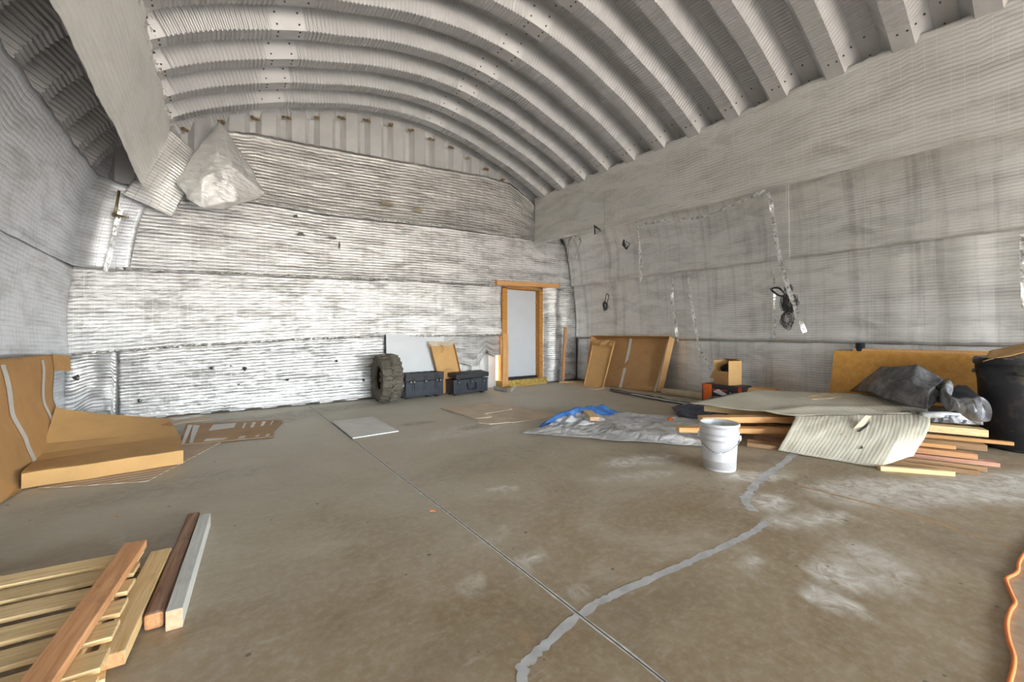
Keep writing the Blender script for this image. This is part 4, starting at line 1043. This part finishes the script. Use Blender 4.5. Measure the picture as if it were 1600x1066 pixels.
obj('bin_liner', mb, M['tarp_black'], cn, world=False, smooth=True)
mb = MB(); mb.grid(lambda u, v: (6.50 + .55 * v, .62 - .75 * u, .955 + .10 * u + .06 * math.sin(PI * u) + .05 * v + .015 * nz(u * 6, v * 6) - .05 * (1 - u) * (1 - v)), 16, 12)
tag(obj('cardboard_piece', mb, M['card2'], smooth=True, solid=.008), 'curled tan cardboard piece lying across the top of the bin', 'cardboard')
v = [Vector((6.55 + .5 * (i % 3) / 2, .2 + .36 * (i // 3) / 2, .90 + (.10 if i == 4 else .03))) for i in range(9)]
crumple('bin_bag', 'shiny black rubbish bag bulging out of the bin top', 'bag', None, v + [Vector((6.8, .37, .80))], [(0,1,4,3),(1,2,5,4),(3,4,7,6),(4,5,8,7),(0,3,9),(3,6,9),(6,7,9),(7,8,9),(8,5,9),(5,2,9),(2,1,9),(1,0,9)], M['tarp_black'], 3, .05)
# ------------------------------------------------------------------ left: cardboard
def fn(u, v):
    y1 = interp([(0, 5.95), (.3, 6.35), (.55, 6.42), (.85, 6.62), (1, 6.66)], v); y = lerp(4.35, y1, u)
    x = interp([(0, -1.22), (.2, -1.30), (.5, -1.39), (1, -1.46)], v) + .015 * nz(u * 3, v * 3)
    return (x, y, .012 + v * lerp(.985, .955, u))
LCV = fn
mb = MB(); mb.grid(fn, 40, 30)
cs = tag(obj('cardboard_sheet', mb, M['card'], smooth=True, solid=.008), 'tall curved cardboard sheet leaning against the left wall', 'cardboard')
for u0, u1, sh in ((.40, .445, .22), (.83, .865, .0)):
    mb = MB(); mb.grid(lambda s, v: tuple(Vector(LCV(lerp(u0, u1, s) + sh * (1 - v) ** 1.5 * .6, .02 + v * .93)) + Vector((.006, 0, 0))), 3, 24)
    obj('packing_tape', mb, M['tapew'], cs, smooth=True)
p0, p1 = Vector(LCV(1, .82)), Vector(LCV(1, 1.)); mb = MB().prism([p0, p1, p1 + Vector((.10, .16, -.02)), p0 + Vector((.10, .10, -.02))], (1, -.4, 0), .007)
obj('folded_flap', mb, M['card_dk'], cs)
def fn(u, v):
    e = spline([(-1.20, 4.77, .0), (-1.20, 4.77, .0)], 1)
    x0, x1 = interp([(0, -1.20), (.25, -1.20), (.55, -1.28), (1, -1.33)], v), interp([(0, -.235), (.25, -.235), (.55, -.29), (1, -.44)], v)
    y = interp([(0, 4.77), (.25, 4.775), (.28, 4.80), (.58, 5.50), (1, 6.22)], v); zl = interp([(0, .012), (.25, .125), (.28, .13), (.5, .10), (.58, .12), (.7, .17), (1, .44)], v); zr = interp([(0, .012), (.25, .132), (.28, .135), (.58, .13), (1, .205)], v)
    return (lerp(x0, x1, u), y + lerp(-.03, .03, u), lerp(zl, zr, u ** .8) + .006 * nz(u * 4, v * 4))
mb = MB(); mb.grid(fn, 30, 60)
tr2 = tag(obj('cardboard_tray', mb, M['card2'], solid=.008), 'overturned cardboard tray with a folded front lip lying near the left wall', 'cardboard')
TR = fn
mb = MB().prism([Vector(TR(1, .02)), Vector(TR(1, .27)), Vector(TR(1, .45)) , Vector(TR(1, .45)) - Vector((.02, 0, .10)), Vector(TR(1, .05)) + Vector((-.02, .12, 0))], (-1, 0, 0), .008)
obj('end_lip', mb, M['card'], tr2)
mb = MB().prism([Vector(TR(1, .78)), Vector(TR(1, .92)), Vector(TR(.88, .80)) + Vector((0, 0, .012))], (0, 0, 1), .004); obj('torn_corner', mb, M['card_dk'], tr2)
M['card_flat'] = card('cardboard_flattened', (.50, .33, .19))
def flat(label, pts, z, mat, ang=0., tapes=(), name='flattened_cardboard'):
    P = [at(x, y, z) for x, y in pts]; mb = MB().prism(P, (0, 0, 1), .005); c, s = math.cos(ang), math.sin(ang)
    mb.uv = [(p[0] * c + p[1] * s, -p[0] * s + p[1] * c) for p in mb.v]
    o = tag(obj(name, mb, mat), label, 'cardboard')
    for q in tapes: obj('tape_strip', MB().prism([at(x, y, z + .006) for x, y in q], (0, 0, 1), .0015), M['tapew'], o)
    return o
flat('striped flattened carton lying under the overturned tray, nearest the floor front', [(60, 763), (90, 762.5), (230, 753), (345, 692), (300, 690), (200, 700), (60, 735)], .004, M['card_st'], .06)
flat('flattened carton with white tape strips, right of the overturned tray', [(278, 696), (426, 683), (428, 673), (441, 660), (440, 656.5), (291, 662.5)], .014, M['card_flat'], 0, 
     (((283, 694), (288, 694), (301, 664), (294, 664)), ((296, 692), (301, 692), (312, 665), (302, 664)), ((326, 673), (366, 668), (369, 661), (333, 664)), ((378, 669), (381, 669), (385, 661), (382, 661)), ((391, 668), (396, 667.5), (400, 660), (395, 660)), ((407, 666), (412, 665), (416, 658.5), (410, 659)), ((421, 664), (424, 664), (428, 657.5), (425, 658)),
      ((318, 690), (350, 687), (356, 684), (322, 686)), ((372, 685.5), (381, 684.5), (385, 681), (375, 682)), ((398, 683), (404, 682.5), (406, 679), (401, 680)), ((414, 682), (420, 681), (422, 678), (417, 678.5))))
flat('half-hidden pale carton flap at the foot of the foil wall', [(258, 660), (270, 664), (332, 656), (318, 649), (308, 645), (262, 651)], .008, M['card_pale'], 0, (((266, 655), (272, 657), (320, 650), (308, 648)),))
mb = MB().prism([at(-25, 795, .01), at(0, 783, .01), at(18, 776, .01), at(34, 765.5, .01), at(12, 764, .03), at(-25, 755, .10)], (0, 0, 1), .006)
tag(obj('cardboard_flap', mb, M['card_dk']), 'torn brown cardboard flap on the floor at the very left edge', 'cardboard')

# ------------------------------------------------------------------ pallet and loose boards at lower left
pal = thing('pallet', 'pale wooden pallet of spaced dirty slats lying on the floor', 'pallet', (-.6, 2.4, 0))
ZS = .118
SL_ = [((0, 902), (0, 921), (227, 857), (213, 880)), ((0, 927), (0, 943.5), (217, 880), (210, 899)), ((0, 949), (0, 975), (209, 904), (202, 929)), ((0, 982), (0, 1011), (197, 934), (191, 964)),
       ((0, 1019), (0, 1050), (187, 968), (176, 1001)), ((0, 1061), (0, 1099), (171, 1010), (158, 1052)), ((0, 1105), (0, 1150), (153, 1056), (138, 1105))]
for i, (lf, ln, rf, rn) in enumerate(SL_):
    a, b, c, d = (at(*p, ZS) for p in (lf, ln, rf, rn)); l = (a + b) / 2; r = (c + d) / 2; w_ = ((b - a).cross((r - l).normalized()).length + (d - c).cross((r - l).normalized()).length) / 2
    far = r + (l - r).normalized() * 1.02

    o = board('slat', None, far, r, max(.065, min(.105, w_)), .018, M['pine_old'] if i % 2 else M['pine'], bevel=.002)
    mw = o.matrix_world.copy(); o.parent = pal; o.matrix_parent_inverse = Matrix.Translation(-pal.location); 
for x0, x1 in ((-.34, -.44), (-.80, -.90), (-1.26, -1.36)):
    o = board('stringer', None, (x0, 2.86, .068), (x1 + .02, 1.75, .068), .045, .08, M['pine_old']); o.parent = pal; o.matrix_parent_inverse = Matrix.Translation(-pal.location)
for y in (1.98, 2.80):
    o = board('bottom_board', None, (-1.32, y - .1, .014), (-.31, y + .02, .014), .10, .018, M['pine']); o.parent = pal; o.matrix_parent_inverse = Matrix.Translation(-pal.location)
board('plank', 'smooth tan plank lying beside the pallet slat ends', at(170, 1035, .05) , at(252, 866, .05), .085, .05, M['pine'], end=M['cedar'])
board('plank', 'rough red-brown plank laid diagonally across the pallet slats', at(212, 852, .150), at(212, 852, .150) + (at(62, 1066, .150) - at(212, 852, .150)) * 1.25, .085, .038, M['cedar'])
board('timber_post', 'weathered dark redwood post with a split face beside the pallet', at(237, 988, .005) + Vector((.005, .01, .034)), at(303, 817, .005) + Vector((0, 0, .034)), .066, .068, M['redwood'], cat='post', end=M['cedar'], bevel=.014)
board('timber_post', 'grey painted square post beside the weathered redwood post', at(267, 986, .0) + Vector((.01, .0, .041)), at(318, 824, .0) + Vector((.008, 0, .041)), .055, .080, M['grey_wood'], cat='post', end=M['endgrain'], bevel=.002)

# ------------------------------------------------------------------ orange cord
pts = [at(x, y, .008) for x, y in ((1660, 800), (1600, 866), (1590, 893), (1574, 903), (1573, 910), (1581, 930), (1586, 942), (1578, 955), (1573, 975), (1576, 1000), (1584, 1025), (1583, 1045), (1577, 1070), (1570, 1130))]
tag(obj('extension_cord', MB().tube(spline(pts, 8), .0075, 10), M['orange'], smooth=True), 'orange extension cord snaking along the floor at right', 'cord')

# ------------------------------------------------------------------ hanging foil tape, wires, strings on the right wall
def tape(label, pts, w, X, seed, nrm=(-1, 0, 0)):
    Xs = X if isinstance(X, (list, tuple)) else [X] * len(pts)
    P = [atX(x, y, q) for (x, y), q in zip(pts, Xs)]
    return tag(obj('foil_tape_strip', ribbon(P, w, seed, nrm), M['tape'], solid=.002), label, 'tape')
tape('longest shiny foil tape strip dangling from the drooping band, through the wire tangle', [(1199, 296), (1205, 320), (1209, 348), (1216, 392), (1224, 425), (1232, 452), (1243, 482), (1258, 520)], .055, 6.2, 1.)
tape('thin foil tape strip dangling from the band midway along the right wall', [(997, 350), (999, 375), (1001, 405), (1002, 440)], .05, 6.2, 2.)
tape('short looped foil tape hanging from the band near the far right corner', [(889, 408), (888, 385), (891, 373), (900, 370), (907, 376), (903, 390), (900, 405)], .04, 6.5, 3.)
tape('crinkled foil tape strip hanging above the right edge of the large tray', [(1053, 434), (1050, 462), (1053, 485), (1056, 510), (1059, 534)], .06, 7.28, 4.)
tape('twisted foil tape strip reaching down towards the open tan carton', [(1076, 434), (1079, 465), (1085, 500), (1089, 528), (1095, 548), (1111, 577)], .05, 7.24, 5.)
tape('loose foil tape sagging along the lower edge of the drooping band', [(1000, 351), (1035, 346), (1075, 343), (1110, 335), (1150, 318), (1199, 297)], .05, 6.18, 6., (-1, 0, 0))
tape('foil tape strip hanging at the right edge of the photo', [(1597, 366), (1598, 395), (1599, 430), (1600, 480)], .04, 7.1, 7.)
def tangle(label, c, r, hgt, n, seed, rad=.0035):
    mb = MB(); R = random.Random(seed); c = Vector(c)
    for k in range(n):
        q = []; a = R.random() * 6; cy, cz = R.uniform(-.3, .3) * r, R.uniform(-.3, .3) * r
        for i in range(9):
            a += R.uniform(.7, 1.5); rr = r * R.uniform(.45, 1.15)
            q.append(c + Vector((-.03 + R.uniform(-.03, .02), cy + rr * .72 * math.cos(a), cz + rr * math.sin(a) * 1.15)))
        mb.tube(spline(q, 5), rad, 5)
    return mb
c = atX(947, 478, 7.24); mb = tangle('', c, .085, 0, 12, 3)
mb.tube(spline([c + Vector((-.02, .03, .05)), c + Vector((-.03, -.04, .26)), c + Vector((-.03, -.10, .20)), c + Vector((-.02, -.02, .0))], 8), .009, 6)
mb.tube(spline([c + Vector((-.02, 0, -.05)), c + Vector((-.03, -.10, -.03)), c + Vector((-.03, -.17, -.10))], 8), .003, 5)
tag(obj('wire_bundle', mb, M['wire'], smooth=True), 'small hank of black wire on the right wall above the leaning trays', 'wire')
c = atX(1235, 474, 6.30); mb = tangle('', c, .105, 0, 30, 5)
for v_ in tangle('', atX(1232, 498, 6.30), .09, 0, 9, 8, .0025).v: pass
t2 = tangle('', atX(1232, 500, 6.30), (.095), 0, 16, 8, .002); mb.add(t2.v, t2.f)
a = atX(1228, 462, 6.28); b = atX(1207, 452, 6.28)
for k in range(4): mb.tube(spline([a, a.lerp(b, .5) + Vector((0, 0, .045 + .008 * k)), b + Vector((0, .01 * k, .0)), a.lerp(b, .5) + Vector((0, 0, -.035 - .006 * k)), a], 6), .004, 5)
t3 = tangle('', atX(1234, 452, 6.30), .05, 0, 14, 11, .003); mb.add(t3.v, t3.f)
tag(obj('wire_bundle', mb, M['wire'], smooth=True), 'large black wire tangle caught on the longest hanging foil tape', 'wire')
for (x0, y0, x1, y1), lb in (((1228, 288, 1229, 330), 'short pale string dangling below the drooping band near the longest tape'), ((1232, 287, 1234, 420), 'long pale string dangling below the drooping band near the longest tape')):
    tag(obj('string', MB().tube([atX(x0, y0, 6.17), atX(x1, y1, 6.17)], .0025, 5), M['string']), lb, 'string', 'strings below the band')
tag(obj('string', MB().tube([atX(944, 300, 6.04), atX(946, 450, 6.04)], .0022, 5), plain('grey_string', (.25, .25, .25), .6)), 'single dark thread hanging in front of the band near the far corner', 'string')
# bent rod hanging on the end wall at left
p = [atY(186, 298, 7.44), atY(182, 322, 7.44), atY(178, 338, 7.42)]
rd = MB().tube(p, .016, 8); rd.tube([atY(178, 336, 7.42), atY(190, 338, 7.34), atY(200, 340, 7.30)], .014, 8); rd.lathe([(.004, -.03), (.028, -.02), (.028, .02), (.004, .03)], 10, atY(179, 336, 7.42))
tag(obj('metal_rod', rd, plain('brass_rod', (.30, .24, .15), .35, .8), smooth=True), 'bent brass-coloured rod hooked on the end wall in the left corner', 'rod')
# punctures in the lowest end-wall sheet
base = bpy.data.objects['foil_insulation_sheet']
for k, (x, y, s_) in enumerate(((331, 575, .035), (383, 577, .05), (361, 572, .02), (373, 601, .022), (450, 594, .035), (526, 565, .03), (218, 626, .035), (568, 594, .04), (120, 590, .05))):
    c = atY(x, y, 7.545); R = random.Random(k); n = 7
    P = [c + Vector((s_ * (.4 + .9 * R.random()) * math.cos(2*PI*i/n) * .8, 0, s_ * (.3 + .9 * R.random()) * math.sin(2*PI*i/n))) for i in range(n)]
    mb = MB().prism(P, (0, 1, 0), .012); obj('puncture', mb, M['dark'], base)
    q = [P[0], P[1], P[2], c + Vector((.3 * s_, -.05, -.3 * s_))]; mb = MB().add([tuple(p) for p in q], [(0, 1, 2), (0, 2, 3)]); obj('torn_flap', mb, M['tape'], base, solid=.004)

# seam tape, tears and scuffs on the other sheets
def by_label(t): return [o for o in C.objects if o.get('label', '').startswith(t)][0]
o = obj('seam_tape', ribbon([atX(1209, 424, 7.30), atX(1210, 460, 7.36), atX(1211, 500, 7.38), atX(1210, 528, 7.40)], .035, 4., (-1, 0, 0)), M['tape'], by_label('right wall foil sheet second'), solid=.002)
o = obj('seam_tape', ribbon([atY(190, 325, 7.44), atY(182, 350, 7.46), atY(175, 385, 7.47), atY(165, 424, 7.48)], .05, 6., (0, -1, 0)), M['tape'], by_label('upper left foil sheet'), solid=.002)
bd = by_label('wide drooping foil band')
q = [atX(929, 350, 6.06), atX(940, 361, 6.06), atX(931, 366, 6.06)]
obj('tear', MB().prism([atX(928, 351, 6.075), atX(939, 359, 6.075), atX(929, 367, 6.075)], (-1, 0, 0), .004), M['dark'], bd)
obj('torn_flap', MB().prism([atX(930, 356, 6.06), atX(940, 361, 6.03), atX(931, 367, 6.05)], (-1, 0, 0), .004), M['tape'], bd)
t3_ = by_label('right wall foil sheet third')
obj('tear', MB().prism([atX(974, 374, 7.02), atX(985, 381, 7.02), atX(979, 391, 7.02), atX(972, 383, 7.02)], (-1, 0, 0), .004), M['dark'], t3_)
obj('torn_flap', MB().prism([atX(976, 376, 7.0), atX(984, 382, 6.97), atX(978, 388, 7.0)], (-1, 0, 0), .004), M['tape'], t3_)
M['scuff'] = plain('grey_scuff', (.13, .125, .12), .6, 0, .4, 30)
M['brown_stain'] = plain('brown_stain', (.36, .28, .18), .6, .3, .25, 25)
up, top_ = by_label('foil sheet third from floor on end'), by_label('topmost dingy')
for k, (x, y, w_, h_, Y, par, mt_) in enumerate(((470, 366, .09, .05, 7.50, up, 'scuff'), (521, 372, .10, .03, 7.50, up, 'scuff'), (530, 383, .03, .11, 7.50, up, 'scuff'), (462, 338, .06, .04, 7.50, up, 'scuff'), (606, 318, .16, .06, 7.48, top_, 'brown_stain'), (655, 328, .14, .05, 7.48, top_, 'brown_stain'))):
    c = atY(x, y, Y); R = random.Random(k + 40); n = 12
    hit, loc, nr, _i = par.ray_cast(Vector((c.x, 6.5, c.z)), Vector((0, 1, 0)), depsgraph=bpy.context.evaluated_depsgraph_get()) if False else (False, None, None, None)
    P = [(c.x + w_ * (.4 + .6 * R.random()) * math.cos(2*PI*i/n), Y, c.z + h_ * (.4 + .6 * R.random()) * math.sin(2*PI*i/n)) for i in range(n)]
    obj('scuff', MB().prism(P, (0, 1, 0), .002), M[mt_], par)
# ------------------------------------------------------------------ ground outside, light, camera
g = MB().box((3, -20.0, -.06), (60, 26.0, .1))
struct('ground', g, plain('outside_ground', (.42, .37, .30), .9, 0, .2, 2.), 'pale ground outside the open doorway', 'ground')
w = bpy.data.worlds.new('World'); sc.world = w; w.use_nodes = True
nt = w.node_tree; nt.nodes.clear()
sky = nt.nodes.new('ShaderNodeTexSky'); sky.sky_type = 'NISHITA'; sky.sun_disc = False; sky.sun_elevation = math.radians(45); sky.sun_rotation = math.radians(90)
hs = nt.nodes.new('ShaderNodeHueSaturation'); hs.inputs['Saturation'].default_value = .42
bg = nt.nodes.new('ShaderNodeBackground'); bg.inputs[1].default_value = SKY
wo = nt.nodes.new('ShaderNodeOutputWorld')
nt.links.new(sky.outputs[0], hs.inputs['Color']); nt.links.new(hs.outputs[0], bg.inputs[0]); nt.links.new(bg.outputs[0], wo.inputs[0])
def light(name, kind, loc, rot, energy, col, **k):
    l = bpy.data.lights.new(name, kind); l.energy = energy; l.color = col
    for a, v in k.items(): setattr(l, a, v)
    o = bpy.data.objects.new(name, l); C.objects.link(o); o.location = loc; o.rotation_euler = rot; return o
sun = light('sun', 'SUN', (0, 0, 20), (math.radians(-12), math.radians(42), 0), SUN, (1, .94, .85), angle=.01)
po = light('doorway_daylight', 'AREA', ((OX0 + OX1) / 2, YF - .1, OH / 2), (math.radians(90), 0, 0), 10, (1, 1, 1), shape='RECTANGLE', size=OX1 - OX0, size_y=OH)
po.data.cycles.is_portal = True
cam = bpy.data.cameras.new('camera'); co = bpy.data.objects.new('camera', cam); C.objects.link(co)
cam.sensor_width = 36; cam.lens = 644 / 1600 * 36; cam.shift_y = -12 / 1600; cam.clip_start = .02
co.location = (0, 0, 1.2); co.rotation_euler = (math.radians(90), 0, math.radians(-35.7726))
sc.camera = co
sc.view_settings.view_transform = 'Standard'; sc.view_settings.look = 'None'; sc.view_settings.gamma = 1; sc.view_settings.use_curve_mapping = False
sc.view_settings.exposure = EXPO
